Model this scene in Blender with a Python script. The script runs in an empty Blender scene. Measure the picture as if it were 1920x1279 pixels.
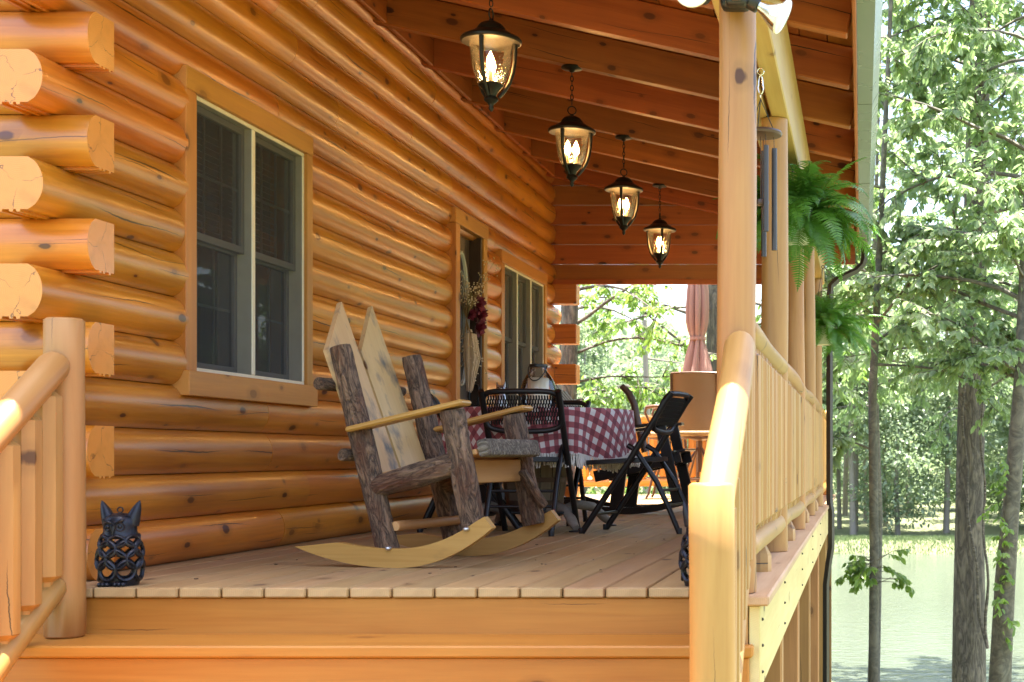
import bpy, bmesh, math, random
import numpy as np
from mathutils import Matrix, Vector, Quaternion

random.seed(7)
RNG = np.random.default_rng(11)
scene = bpy.context.scene
COL = scene.collection
R = math.radians
PI = math.pi

# ------------------------------------------------------------------ camera
EYE = 0.466                       # eye height above the porch deck (deck top is z = 0)
cam_d = bpy.data.cameras.new('camera')
cam = bpy.data.objects.new('camera', cam_d)
COL.objects.link(cam)
cam.location = (0, 0, EYE)
cam.rotation_euler = (R(90), 0, 0)
cam_d.sensor_width = 36
cam_d.lens = 2600 / 1920 * 36
cam_d.shift_x = -655 / 1920       # a lens-shift photograph: the vanishing point is low on the right
cam_d.shift_y = (855 - 639.5) / 1920
cam_d.clip_start = 0.05
cam_d.clip_end = 2000
cam_d.dof.use_dof = True
cam_d.dof.focus_distance = 7.6
cam_d.dof.aperture_fstop = 7.0
scene.camera = cam

# ------------------------------------------------------------------ light
SUN_DIR = Vector((.04, .03, 1.0)).normalized()      # towards the sun: high, from the pond side and a little behind the camera
SUN_EL = math.degrees(math.asin(SUN_DIR.z))
world = bpy.data.worlds.new('World')
scene.world = world
world.use_nodes = True
wn = world.node_tree.nodes
sky = wn.new('ShaderNodeTexSky')
sky.sky_type = 'NISHITA'
sky.sun_disc = False
sky.sun_elevation = R(SUN_EL)
sky.sun_rotation = math.atan2(SUN_DIR.x, SUN_DIR.y)
sky.air_density = 1.0
sky.dust_density = 3.5
sky.ozone_density = 0.6
bgn = wn['Background']
world.node_tree.links.new(sky.outputs[0], bgn.inputs[0])
bgn.inputs[1].default_value = 0.11

sun_d = bpy.data.lights.new('sun', 'SUN')
sun_d.energy = 5.0
sun_d.angle = R(0.53)
sun_d.color = (1.0, 0.95, 0.86)
sun = bpy.data.objects.new('sun', sun_d)
COL.objects.link(sun)
sun.location = (3, 2, 14)
sun.rotation_euler = (-SUN_DIR).to_track_quat('-Z', 'Y').to_euler()

vs = scene.view_settings
vs.view_transform = 'Standard'
vs.look = 'None'
vs.gamma = 1
vs.use_curve_mapping = False
vs.exposure = 2.75
scene.render.engine = 'CYCLES'
scene.cycles.max_bounces = 8
scene.cycles.diffuse_bounces = 5
scene.cycles.transparent_max_bounces = 16
scene.cycles.use_denoising = True
scene.cycles.caustics_reflective = False
scene.cycles.caustics_refractive = False

# ------------------------------------------------------------------ node helpers
class NT:
    def __init__(s, name):
        s.m = bpy.data.materials.new(name)
        s.m.use_nodes = True
        s.t = s.m.node_tree
        s.b = s.t.nodes['Principled BSDF']
        s.out = s.t.nodes['Material Output']
    def n(s, ty, **kw):
        x = s.t.nodes.new(ty)
        for k, v in kw.items():
            setattr(x, k, v)
        return x
    def l(s, a, b):
        s.t.links.new(a, b)
    def math(s, op, a, b=None, c=None, clamp=False):
        x = s.n('ShaderNodeMath', operation=op, use_clamp=clamp)
        for i, v in enumerate((a, b, c)):
            if v is None: continue
            if isinstance(v, (int, float)): x.inputs[i].default_value = v
            else: s.l(v, x.inputs[i])
        return x.outputs[0]
    def ramp(s, f, stops, interp='LINEAR'):
        x = s.n('ShaderNodeValToRGB')
        x.color_ramp.interpolation = interp
        e = x.color_ramp.elements
        while len(e) < len(stops): e.new(0.5)
        for q, (p, c) in zip(e, stops):
            q.position = p
            q.color = (*c, 1) if len(c) == 3 else c
        s.l(f, x.inputs[0])
        return x.outputs[0]
    def mix(s, f, a, b, mode='MIX'):
        x = s.n('ShaderNodeMix', data_type='RGBA', blend_type=mode)
        for sk, v in ((x.inputs[0], f), (x.inputs[6], a), (x.inputs[7], b)):
            if isinstance(v, (int, float)): sk.default_value = v
            elif isinstance(v, tuple): sk.default_value = (*v, 1)
            else: s.l(v, sk)
        return x.outputs[2]
    def coords(s, scale=(1, 1, 1), rnd=True):
        tc = s.n('ShaderNodeTexCoord')
        o = tc.outputs['Object']
        if rnd:
            oi = s.n('ShaderNodeObjectInfo')
            a = s.n('ShaderNodeVectorMath', operation='MULTIPLY_ADD')
            cx = s.n('ShaderNodeCombineXYZ')
            for i, k in enumerate((37.0, 3.1, 5.7)):
                s.l(s.math('MULTIPLY', oi.outputs['Random'], k), cx.inputs[i])
            ad = s.n('ShaderNodeVectorMath', operation='ADD')
            s.l(o, ad.inputs[0]); s.l(cx.outputs[0], ad.inputs[1])
            o = ad.outputs[0]
        s.oraw = o
        return s.scaled(o, scale)
    def scaled(s, o, scale):
        a = s.n('ShaderNodeVectorMath', operation='MULTIPLY')
        s.l(o, a.inputs[0]); a.inputs[1].default_value = scale
        return a.outputs[0]
    def noise(s, v, scale=1, detail=3, rough=.55, dist=0):
        x = s.n('ShaderNodeTexNoise')
        x.inputs['Scale'].default_value = scale
        x.inputs['Detail'].default_value = detail
        x.inputs['Roughness'].default_value = rough
        x.inputs['Distortion'].default_value = dist
        s.l(v, x.inputs['Vector'])
        return x.outputs[0]
    def bump(s, h, strength=.3, dist=.01, normal=None):
        x = s.n('ShaderNodeBump')
        x.inputs['Strength'].default_value = strength
        x.inputs['Distance'].default_value = dist
        s.l(h, x.inputs['Height'])
        if normal is not None: s.l(normal, x.inputs['Normal'])
        s.l(x.outputs[0], s.b.inputs['Normal'])
        return x.outputs[0]
    def set(s, **kw):
        for k, v in kw.items():
            k = k.replace('_', ' ')
            sk = s.b.inputs[k]
            if isinstance(v, (int, float)): sk.default_value = v
            elif isinstance(v, tuple): sk.default_value = (*v, 1)
            else: s.l(v, sk)

def plain(name, col, rough=.5, metal=0, bump=0, bscale=60, var=.12, **kw):
    m = NT(name)
    v = m.coords((1, 1, 1))
    nz = m.noise(v, bscale * .25, 4)
    c = m.mix(m.math('MULTIPLY', nz, 1.0), tuple(x * (1 - var) for x in col), tuple(min(1, x * (1 + var)) for x in col))
    m.set(Base_Color=c, Roughness=m.math('MULTIPLY_ADD', nz, .15, rough - .07), Metallic=metal, **kw)
    if bump:
        m.bump(m.noise(v, bscale, 3), bump, .004)
    return m.m

def wood(name, dark, light, rough=.4, knots=.5, cracks=.4, bump=.15, stain=.0, stain_col=(.05, .04, .03), grain=22, tone=.16, coat=0.0, dirt=0, endcheck=0):
    """grain runs along the object's local X"""
    m = NT(name)
    v = m.coords((1, 1, 1))
    o = m.oraw
    wob = m.noise(m.scaled(o, (1.3, 2.5, 2.5)), 1, 2)
    g1 = m.noise(m.scaled(o, (1.1, grain, grain)), 1, 5, .6, .6)
    g2 = m.noise(m.scaled(o, (4, grain * 5, grain * 5)), 1, 3, .6)
    f = m.math('ADD', m.math('MULTIPLY', g1, .75), m.math('MULTIPLY', g2, .25))
    f = m.math('MULTIPLY_ADD', wob, .55, m.math('SUBTRACT', f, .28))
    col = m.ramp(f, [(.22, dark), (.5, tuple((a + b) / 2 for a, b in zip(dark, light))), (.78, light)])
    oi = m.n('ShaderNodeObjectInfo')
    hsv = m.n('ShaderNodeHueSaturation')
    m.l(col, hsv.inputs['Color'])
    m.l(m.math('MULTIPLY_ADD', oi.outputs['Random'], 2 * tone, 1 - tone), hsv.inputs['Value'])
    m.l(m.math('MULTIPLY_ADD', m.math('FRACT', m.math('MULTIPLY', oi.outputs['Random'], 7.3)), .018, .491), hsv.inputs['Hue'])
    col = hsv.outputs[0]
    height = f
    if knots:
        vo = m.n('ShaderNodeTexVoronoi', feature='F1', voronoi_dimensions='2D')
        vo.inputs['Scale'].default_value = 1
        so_ = m.n('ShaderNodeSeparateXYZ'); m.l(o, so_.inputs[0])
        co_ = m.n('ShaderNodeCombineXYZ')
        m.l(m.math('MULTIPLY', so_.outputs[0], 3.0), co_.inputs[0])
        m.l(m.math('MULTIPLY', m.math('MULTIPLY_ADD', so_.outputs[1], .8, so_.outputs[2]), 5.6), co_.inputs[1])
        m.l(co_.outputs[0], vo.inputs['Vector'])
        sep = m.n('ShaderNodeSeparateColor')
        m.l(vo.outputs['Color'], sep.inputs[0])
        on = m.math('LESS_THAN', sep.outputs[0], knots)
        rad = m.math('MULTIPLY_ADD', sep.outputs[1], .075, .035)
        d = m.math('DIVIDE', m.math('MULTIPLY_ADD', g2, .05, m.math('SUBTRACT', vo.outputs['Distance'], .025)), rad)
        core = m.math('MULTIPLY', m.math('MULTIPLY', m.math('SUBTRACT', 1.25, d), 2.6, clamp=True), on)
        core = m.math('MULTIPLY', core, m.math('MULTIPLY_ADD', sep.outputs[2], .8, .35), clamp=True)
        halo = m.math('MULTIPLY', m.math('MULTIPLY', m.math('SUBTRACT', 2.6, d, clamp=True), .30), on)
        kd = (dark[0] * .26, dark[1] * .18, dark[2] * .12)
        kh = tuple(x * .62 for x in dark)
        col = m.mix(halo, col, kh)
        col = m.mix(core, col, kd)
    if cracks:
        # long drying checks that wander along the piece
        tcr = m.n('ShaderNodeTexCoord')
        sz = m.n('ShaderNodeSeparateXYZ'); m.l(tcr.outputs['Object'], sz.inputs[0])
        ck = None
        for q, (kk, zz) in enumerate(((5.3, .07), (11.7, -.035))):
            off = m.n('ShaderNodeVectorMath', operation='ADD'); m.l(o, off.inputs[0]); off.inputs[1].default_value = (kk * 3, 0, 0)
            xo = m.scaled(off.outputs[0], (1, 0, 0))
            z0 = m.math('MULTIPLY_ADD', m.math('SUBTRACT', m.math('FRACT', m.math('MULTIPLY', oi.outputs['Random'], kk)), .5), .11, zz * .35)
            wand = m.math('MULTIPLY', m.math('SUBTRACT', m.noise(xo, 1.1, 1), .5), .10)
            jag = m.math('MULTIPLY', m.math('SUBTRACT', m.noise(xo, 16, 3, .7), .5), .011)
            line = m.math('ADD', z0, m.math('ADD', wand, jag))
            mkn = m.noise(xo, 1.25, 1)
            wdt = m.math('MULTIPLY', m.math('SUBTRACT', mkn, .66 - .26 * cracks, clamp=True), .022)
            d_ = m.math('ABSOLUTE', m.math('SUBTRACT', sz.outputs[2], line))
            c1 = m.math('MULTIPLY', m.math('SUBTRACT', m.math('ADD', wdt, .0004), d_), 900, clamp=True)
            c1 = m.math('MULTIPLY', c1, m.math('GREATER_THAN', wdt, .00002))
            ck = c1 if ck is None else m.math('MAXIMUM', ck, c1)
        col = m.mix(m.math('MULTIPLY', ck, .9), col, tuple(x * .08 for x in dark))
        height = m.math('SUBTRACT', f, m.math('MULTIPLY', ck, 2.5))
    if stain:
        sn = m.noise(m.scaled(o, (2.2, 3.5, 3.5)), 1.6, 5, .65)
        sm = m.math('MULTIPLY', m.math('SUBTRACT', sn, .62 - .1 * stain), 7 * stain, clamp=True)
        col = m.mix(sm, col, stain_col)
    if dirt:
        dn = m.noise(m.scaled(o, (.8, 4, 4)), 2.2, 6, .7)
        dm = m.math('MULTIPLY', m.math('SUBTRACT', dn, .45), dirt * 2.2, clamp=True)
        col = m.mix(dm, col, stain_col)
    # end grain: growth rings on faces across the grain
    ge = m.n('ShaderNodeNewGeometry')
    vt = m.n('ShaderNodeVectorTransform', vector_type='NORMAL', convert_from='WORLD', convert_to='OBJECT')
    m.l(ge.outputs['True Normal'], vt.inputs[0])
    sn_ = m.n('ShaderNodeSeparateXYZ'); m.l(vt.outputs[0], sn_.inputs[0])
    isend = m.math('GREATER_THAN', m.math('ABSOLUTE', sn_.outputs[0]), .92)
    te = m.n('ShaderNodeTexCoord')
    se = m.n('ShaderNodeSeparateXYZ'); m.l(te.outputs['Object'], se.inputs[0])
    ey = m.math('ADD', se.outputs[1], .035)
    rad_ = m.math('SQRT', m.math('ADD', m.math('MULTIPLY', ey, ey), m.math('MULTIPLY', se.outputs[2], se.outputs[2])))
    rn = m.noise(m.scaled(o, (0, 14, 14)), 1, 3)
    rings = m.math('MULTIPLY_ADD', m.math('SINE', m.math('MULTIPLY', m.math('MULTIPLY_ADD', rn, .012, rad_), 900)), .5, .5)
    ang_ = m.math('ARCTAN2', se.outputs[2], ey)
    rc_ = m.math('SINE', m.math('MULTIPLY_ADD', oi.outputs['Random'], 31.0, m.math('MULTIPLY_ADD', rn, 5.0, m.math('MULTIPLY', ang_, 3.0))))
    rcheck = m.math('MULTIPLY', m.math('GREATER_THAN', rc_, .9982 if endcheck else 2.0), m.math('GREATER_THAN', rad_, .018))
    ecol = m.mix(m.math('MULTIPLY', rings, .35), tuple(min(.72, x * 1.0 + .03) for x in light), tuple((a + b) * .5 for a, b in zip(dark, light)))
    ecol = m.mix(m.math('MULTIPLY', m.math('SUBTRACT', m.noise(m.scaled(te.outputs['Object'], (9, 9, 9)), 1.5, 4), .48, clamp=True), 1.6, clamp=True), ecol, tuple(x * .55 for x in light))
    ecol = m.mix(m.math('MULTIPLY', rcheck, .7), ecol, tuple(x * .2 for x in dark))
    col = m.mix(isend, col, ecol)
    m.set(Base_Color=col, Roughness=m.math('MULTIPLY_ADD', g1, .22, rough - .1), Coat_Weight=coat, Coat_Roughness=.25)
    m.bump(height, bump, .006)
    return m.m

M = {}
M['log'] = wood('stained_log', (.33, .088, .005), (.68, .248, .021), rough=.33, knots=.5, cracks=.6, bump=.14, coat=.5, endcheck=1, stain=.25, stain_col=(.20, .07, .015))
M['log_cut'] = wood('stained_log_cut', (.50, .22, .05), (.70, .37, .11), rough=.5, knots=.1, cracks=.5)
M['trim'] = wood('trim_board', (.38, .135, .016), (.58, .25, .045), rough=.42, knots=.35, cracks=.15)
M['post'] = wood('peeled_post', (.30, .138, .034), (.43, .236, .074), rough=.45, knots=.3, cracks=.4, bump=.16, grain=14, tone=.07)
M['ceiling'] = wood('cedar_ceiling', (.24, .060, .010), (.43, .125, .023), rough=.5, knots=.75, cracks=.55, bump=.12, tone=.12)
M['beam'] = wood('pine_beam', (.44, .25, .08), (.58, .40, .17), rough=.5, knots=.3, cracks=.2, tone=.05)
M['deck'] = wood('deck_board', (.30, .172, .068), (.47, .30, .135), rough=.62, knots=.25, cracks=.2, bump=.2, tone=.1, dirt=.3, stain_col=(.44, .35, .25))
M['deck_edge'] = wood('deck_nosing', (0.3872, 0.2200, 0.1144), (0.5456, 0.3696, 0.2288), rough=.6, knots=.2, cracks=.2)
M['stair'] = wood('stair_board', (.38, .115, .014), (.55, .215, .038), rough=.5, knots=.22, cracks=.2, tone=.05)
M['fascia'] = wood('fascia_board', (.52, .38, .15), (.66, .53, .26), rough=.6, knots=.2, cracks=.15, tone=.04)
M['support'] = wood('support_post', (.26, .12, .035), (.42, .21, .07), rough=.6, knots=.35, cracks=.3)
M['rocker_board'] = wood('rocker_board', (.36, .18, .034), (.53, .31, .08), rough=.42, knots=.05, cracks=0, grain=30, tone=.05, stain=.3, stain_col=(.12, .08, .04))
M['pale_board'] = wood('pale_board', (.48, .29, .105), (.64, .44, .20), rough=.5, knots=.12, cracks=.12, grain=16, tone=.04, stain=.95, stain_col=(.12, .11, .09))
M['seat_board'] = wood('seat_board', (.38, .17, .05), (.55, .29, .10), rough=.5, knots=.1, cracks=.2)
M['black_wood'] = wood('black_painted_wood', (.008, .007, .007), (.018, .016, .015), rough=.3, knots=0, cracks=0, bump=.05)
M['brown_slat'] = wood('brown_painted_slat', (.07, .04, .025), (.14, .085, .055), rough=.4, knots=0, cracks=0, bump=.08)
M['barrel'] = wood('weathered_stave', (.16, .125, .08), (.33, .27, .19), rough=.7, knots=.1, cracks=.4, dirt=.5, stain_col=(.10, .09, .07))
M['grey_wood'] = wood('grey_wood', (.20, .17, .13), (.38, .33, .27), rough=.7, knots=.1, cracks=.4)
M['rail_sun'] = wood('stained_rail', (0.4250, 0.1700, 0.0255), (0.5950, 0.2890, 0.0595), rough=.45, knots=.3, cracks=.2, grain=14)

def bark(name, ridge, groove, patch, sx=2.2, sr=26, depth=.5):
    m = NT(name)
    m.coords()
    o = m.oraw
    n1 = m.noise(m.scaled(o, (sx, sr, sr)), 1, 5, .6, 1.2)
    n2 = m.noise(m.scaled(o, (sx * 6, sr * 2, sr * 2)), 1, 4, .65)
    rg = m.math('MULTIPLY', m.math('ABSOLUTE', m.math('SUBTRACT', n1, .5)), 5.0, clamp=True)
    f = m.math('ADD', m.math('MULTIPLY', rg, .7), m.math('MULTIPLY', n2, .35))
    c = m.ramp(f, [(.12, groove), (.38, tuple(.5 * (a + b) for a, b in zip(ridge, groove))), (.8, ridge)])
    pn = m.noise(m.scaled(o, (2.5, 7, 7)), 1.5, 4, .6)
    c = m.mix(m.math('MULTIPLY', m.math('SUBTRACT', pn, .5), 4.5, clamp=True), c, m.mix(f, tuple(x * .35 for x in patch), patch))
    m.set(Base_Color=c, Roughness=.72)
    m.bump(f, depth, .02)
    return m.m

M['bark'] = bark('cedar_bark', (.34, .205, .12), (.022, .010, .006), (.21, .068, .025), 6.5, 30, 1.0)
M['bark_edge'] = bark('slab_bark', (.44, .37, .28), (.05, .035, .025), (.30, .24, .17), 7, 30, .9)
M['tree_bark'] = bark('tree_bark', (.20, .165, .125), (.03, .024, .02), (.14, .12, .09), 2.2, 9, .8)
M['tree_bark_smooth'] = bark('smooth_tree_bark', (.16, .14, .10), (.05, .045, .035), (.20, .19, .15), 5, 5, .3)
M['far_bark'] = plain('far_bark', (.24, .21, .18), .8)

M['black_metal'] = plain('black_metal', (.007, .007, .008), .38, 0, .05, 90)
M['black_plastic'] = plain('black_plastic', (.008, .008, .009), .45, 0, .06, 120)
M['cast_iron'] = plain('cast_iron', (.02, .021, .03), .38, .55, .35, 60)
M['bronze'] = plain('dark_bronze', (.022, .020, .016), .42, .5, .12, 80)
M['chrome'] = plain('chrome', (.75, .75, .75), .12, 1.0)
M['chime_tube'] = plain('chime_tube', (.06, .055, .054), .35, .6)
M['chime_disc'] = plain('chime_disc', (.07, .035, .025), .35)
M['cord'] = plain('cord', (.03, .025, .02), .8)
M['gutter'] = plain('sage_metal', (.19, .22, .205), .27, 0, .02, 6, .1)
M['downspout'] = plain('brown_metal', (.035, .028, .025), .4)
M['vinyl'] = plain('cream_vinyl', (.72, .66, .50), .4)
M['sash'] = plain('tan_sash', (.22, .215, .19), .45)
M['muntin'] = plain('grey_muntin', (.30, .32, .31), .5)
M['curtain'] = plain('dark_curtain', (.05, .055, .07), .9)
M['blind'] = plain('blind_slat', (.30, .31, .29), .6)
M['interior'] = plain('room_lining', (.10, .075, .05), .9)
M['door'] = wood('dark_door', (.03, .016, .01), (.06, .035, .02), rough=.35, knots=0, cracks=0)
M['lead_glass'] = plain('etched_glass', (.42, .45, .42), .25)
M['dry_stem'] = plain('dry_stem', (.30, .20, .09), .9)
M['pampas'] = plain('dried_plume', (.55, .42, .27), .95, 0, .8, 40, .3)
M['petal'] = plain('burgundy_petal', (.16, .012, .03), .6, 0, .2, 30, .4)
M['seed'] = plain('dried_seed', (.66, .55, .36), .7)
M['dry_leaf'] = plain('dried_leaf', (.12, .10, .03), .8)
M['white_pot'] = plain('white_pot', (.62, .64, .60), .4)
M['wax'] = plain('candle_wax', (.80, .70, .52), .5)
M['fringe'] = plain('fringe_yarn', (.80, .76, .68), .9)
M['screw'] = plain('screw_head', (.05, .04, .03), .4, .6)
M['bolt'] = plain('bolt_head', (.62, .62, .62), .3, .9)
M['umbrella'] = plain('rose_canvas', (.33, .19, .155), .85, 0, .15, 120, .06)
M['chair_tube'] = plain('brown_tube', (.14, .075, .045), .35, .2)
M['figurine'] = plain('pewter', (.45, .46, .48), .3, .9)
M['box_white'] = plain('cream_paint', (.62, .58, .52), .5)
M['pot_iron'] = plain('black_kettle', (.02, .022, .03), .5, .3, .2, 40)
M['soil'] = plain('deck_underside', (.05, .04, .03), .9)
M['roof_metal'] = plain('roof_metal', (.10, .16, .11), .4, .3)
M['debris'] = plain('dead_leaf_bit', (.05, .03, .02), .8)

def glassy(name, tint, tint_f, rough, fres=1.5, bump=0):
    m = NT(name)
    tr = m.n('ShaderNodeBsdfTransparent'); tr.inputs[0].default_value = (*tint, 1)
    gl = m.n('ShaderNodeBsdfGlossy'); gl.inputs[1].default_value = rough
    fr = m.n('ShaderNodeFresnel'); fr.inputs[0].default_value = fres
    mx = m.n('ShaderNodeMixShader')
    fac = m.math('ADD', fr.outputs[0], tint_f, clamp=True)
    m.l(fac, mx.inputs[0]); m.l(tr.outputs[0], mx.inputs[1]); m.l(gl.outputs[0], mx.inputs[2])
    if bump:
        v = m.coords()
        b = m.n('ShaderNodeBump'); b.inputs[0].default_value = bump; b.inputs[1].default_value = .01
        m.l(m.noise(v, 45, 2), b.inputs['Height'])
        m.l(b.outputs[0], gl.inputs['Normal']); m.l(b.outputs[0], fr.inputs['Normal'])
    m.l(mx.outputs[0], m.out.inputs[0])
    return m.m
M['pane'] = glassy('window_glass', (.62, .66, .64), .06, .015)
M['lamp_glass'] = glassy('seeded_glass', (.96, .82, .60), .03, .06, 1.5, .6)
M['jar_glass'] = glassy('jar_glass', (.97, .98, .97), .04, .08, 1.45, .15)

def screen_mat():
    m = NT('insect_screen')
    tr = m.n('ShaderNodeBsdfTransparent'); tr.inputs[0].default_value = (1, 1, 1, 1)
    df = m.n('ShaderNodeBsdfDiffuse'); df.inputs[0].default_value = (.075, .077, .08, 1)
    mx = m.n('ShaderNodeMixShader'); mx.inputs[0].default_value = .5
    m.l(tr.outputs[0], mx.inputs[1]); m.l(df.outputs[0], mx.inputs[2])
    m.l(mx.outputs[0], m.out.inputs[0])
    return m.m
M['screen'] = screen_mat()

def flame_mat():
    m = NT('lit_bulb')
    m.set(Base_Color=(1, .8, .5), Emission_Color=(1.0, .62, .26), Emission_Strength=36.0)
    return m.m
M['flame'] = flame_mat()

def bulb_mat():
    m = NT('unlit_bulb_face')
    m.set(Base_Color=(.80, .82, .80), Roughness=.12, Coat_Weight=.5)
    return m.m
M['bulb_face'] = bulb_mat()

def gingham():
    m = NT('gingham_cloth')
    tc = m.n('ShaderNodeTexCoord')
    sp = m.n('ShaderNodeSeparateXYZ')
    m.l(tc.outputs['UV'], sp.inputs[0])
    def st(c):
        f = m.math('FRACT', m.math('MULTIPLY', c, 1 / .074))
        w = m.noise(m.scaled(tc.outputs['UV'], (1, 1, 1)), 9, 2)
        return m.math('GREATER_THAN', f, .5)
    a, b = st(sp.outputs[0]), st(sp.outputs[1])
    s2 = m.math('ADD', a, b)
    c = m.ramp(m.math('MULTIPLY', s2, .5), [(0.0, (.70, .64, .60)), (.34, (.34, .072, .085)), (.84, (.165, .012, .025))], 'CONSTANT')
    wv = m.noise(m.scaled(tc.outputs['UV'], (420, 90, 1)), 1, 2)
    wv2 = m.noise(m.scaled(tc.outputs['UV'], (90, 420, 1)), 1, 2)
    th = m.math('MULTIPLY', m.math('ADD', wv, wv2), .5)
    c = m.mix(m.math('MULTIPLY', th, .16), c, (.55, .42, .40))
    m.set(Base_Color=c, Roughness=.9, Sheen_Weight=.2)
    m.bump(th, .35, .003)
    return m.m
M['gingham'] = gingham()

def wicker():
    m = NT('sling_weave')
    v = m.coords()
    w = m.n('ShaderNodeTexWave', wave_type='BANDS', bands_direction='X'); w.inputs['Scale'].default_value = 55
    w2 = m.n('ShaderNodeTexWave', wave_type='BANDS', bands_direction='Z'); w2.inputs['Scale'].default_value = 75
    tc = m.n('ShaderNodeTexCoord')
    m.l(tc.outputs['Object'], w.inputs['Vector']); m.l(tc.outputs['Object'], w2.inputs['Vector'])
    h = m.math('MULTIPLY', w.outputs['Fac'], w2.outputs['Fac'])
    c = m.mix(h, (.26, .165, .085), (.66, .48, .28))
    m.set(Base_Color=c, Roughness=.7)
    m.bump(h, .4, .004)
    return m.m
M['weave'] = wicker()

def leaf_mat(name, c1, c2, tr, trans=.4):
    m = NT(name)
    g = m.n('ShaderNodeNewGeometry')
    c = m.mix(g.outputs['Random Per Island'], c1, c2)
    df = m.n('ShaderNodeBsdfPrincipled')
    m.l(c, df.inputs['Base Color']); df.inputs['Roughness'].default_value = .33
    tl = m.n('ShaderNodeBsdfTranslucent'); tl.inputs[0].default_value = (*tr, 1)
    mx = m.n('ShaderNodeMixShader'); mx.inputs[0].default_value = trans
    m.l(df.outputs[0], mx.inputs[1]); m.l(tl.outputs[0], mx.inputs[2])
    m.l(mx.outputs[0], m.out.inputs[0])
    return m.m
M['leaf'] = leaf_mat('hardwood_leaf', (.165, .225, .115), (.24, .305, .165), (.36, .52, .19), .47)
M['leaf_young'] = leaf_mat('young_leaf', (.12, .20, .04), (.18, .28, .06), (.30, .48, .08), .45)
M['leaf_far'] = leaf_mat('far_leaf', (.18, .235, .145), (.25, .31, .195), (.28, .38, .18), .4)
M['fern'] = leaf_mat('fern_leaflet', (.055, .155, .024), (.11, .25, .045), (.17, .40, .04), .36)

def grass_mat(name, a, b, s):
    m = NT(name)
    tc = m.n('ShaderNodeTexCoord')
    n1 = m.noise(tc.outputs['Object'], s, 6, .65)
    m.set(Base_Color=m.mix(n1, a, b), Roughness=.9)
    m.bump(m.noise(tc.outputs['Object'], 14, 4), .5, .05)
    return m.m
M['ground'] = grass_mat('woodland_ground', (.08, .085, .04), (.15, .175, .075), .8)
M['grass'] = leaf_mat('grass_blade', (.115, .165, .07), (.175, .22, .105), (.20, .28, .11), .4)

def water_mat():
    m = NT('pond_water')
    tc = m.n('ShaderNodeTexCoord')
    o = tc.outputs['Object']
    n1 = m.noise(m.scaled(o, (1.2, 2.6, 1)), 1.6, 4, .6, .4)
    n2 = m.noise(m.scaled(o, (.25, .25, 1)), .5, 3)
    m.set(Base_Color=m.mix(n2, (.068, .082, .058), (.092, .108, .078)), Roughness=.14, IOR=1.33)
    m.bump(n1, .6, .07)
    return m.m
M['water'] = water_mat()

# ------------------------------------------------------------------ geometry helpers: geo = (verts, faces)
def g_box(sx, sy, sz, b=0.0, seg=1):
    bm = bmesh.new()
    bmesh.ops.create_cube(bm, size=1)
    for v in bm.verts:
        v.co.x *= sx; v.co.y *= sy; v.co.z *= sz
    if b:
        bmesh.ops.bevel(bm, geom=list(bm.edges), offset=b, segments=seg, profile=.5, affect='EDGES')
    bm.verts.index_update()
    g = ([tuple(v.co) for v in bm.verts], [tuple(x.index for x in f.verts) for f in bm.faces])
    bm.free()
    return g

def xf(g, m):
    return ([tuple(m @ Vector(v)) for v in g[0]], g[1])
def mv(g, x, y, z):
    return ([(a + x, b + y, c + z) for a, b, c in g[0]], g[1])
def join(*gs):
    V, F = [], []
    for g in gs:
        k = len(V)
        V += g[0]; F += [tuple(i + k for i in f) for f in g[1]]
    return (V, F)

def g_tube(pts, rad, n=10, caps=True, closed=False, jag=0.0):
    P = [Vector(p) for p in pts]
    if isinstance(rad, (int, float)): rad = [rad] * len(P)
    V, F = [], []
    T = []
    for i in range(len(P)):
        if closed:
            t = P[(i + 1) % len(P)] - P[i - 1]
        else:
            t = P[min(i + 1, len(P) - 1)] - P[max(i - 1, 0)]
        T.append(t.normalized())
    u = T[0].orthogonal().normalized()
    if abs(T[0].z) < .9:
        u = Vector((0, 0, 1)).cross(T[0]).normalized()
    else:
        u = Vector((1, 0, 0)).cross(T[0]).normalized()
    for i, p in enumerate(P):
        if i:
            u = (u - T[i] * u.dot(T[i])).normalized()
        w = T[i].cross(u)
        for k in range(n):
            a = 2 * PI * k / n
            r = rad[i] * (1 + (random.uniform(-jag, jag) if jag else 0))
            V.append(tuple(p + (u * math.cos(a) + w * math.sin(a)) * r))
    m = len(P)
    for i in range(m if closed else m - 1):
        j = (i + 1) % m
        for k in range(n):
            l = (k + 1) % n
            F.append((i * n + k, i * n + l, j * n + l, j * n + k))
    if caps and not closed:
        F.append(tuple(range(n))[::-1])
        F.append(tuple((m - 1) * n + k for k in range(n)))
    return (V, F)

def g_lathe(prof, n=24, sx=1, sy=1, ang0=0):
    V, F = [], []
    for r, z in prof:
        for k in range(n):
            a = 2 * PI * k / n + ang0
            V.append((r * sx * math.cos(a), r * sy * math.sin(a), z))
    for i in range(len(prof) - 1):
        for k in range(n):
            l = (k + 1) % n
            F.append((i * n + k, i * n + l, (i + 1) * n + l, (i + 1) * n + k))
    if prof[0][0] > 1e-4: F.append(tuple(range(n))[::-1])
    if prof[-1][0] > 1e-4: F.append(tuple((len(prof) - 1) * n + k for k in range(n)))
    return (V, F)

def g_prism(poly, a0, a1, axis='y'):
    """poly = 2D outline; extruded along axis from a0 to a1"""
    n = len(poly)
    V, F = [], []
    for a in (a0, a1):
        for p, q in poly:
            V.append({'y': (p, a, q), 'x': (a, p, q), 'z': (p, q, a)}[axis])
    F.append(tuple(range(n)))
    F.append(tuple(range(n, 2 * n))[::-1])
    for k in range(n):
        l = (k + 1) % n
        F.append((k, k + n, l + n, l))
    return (V, F)

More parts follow.
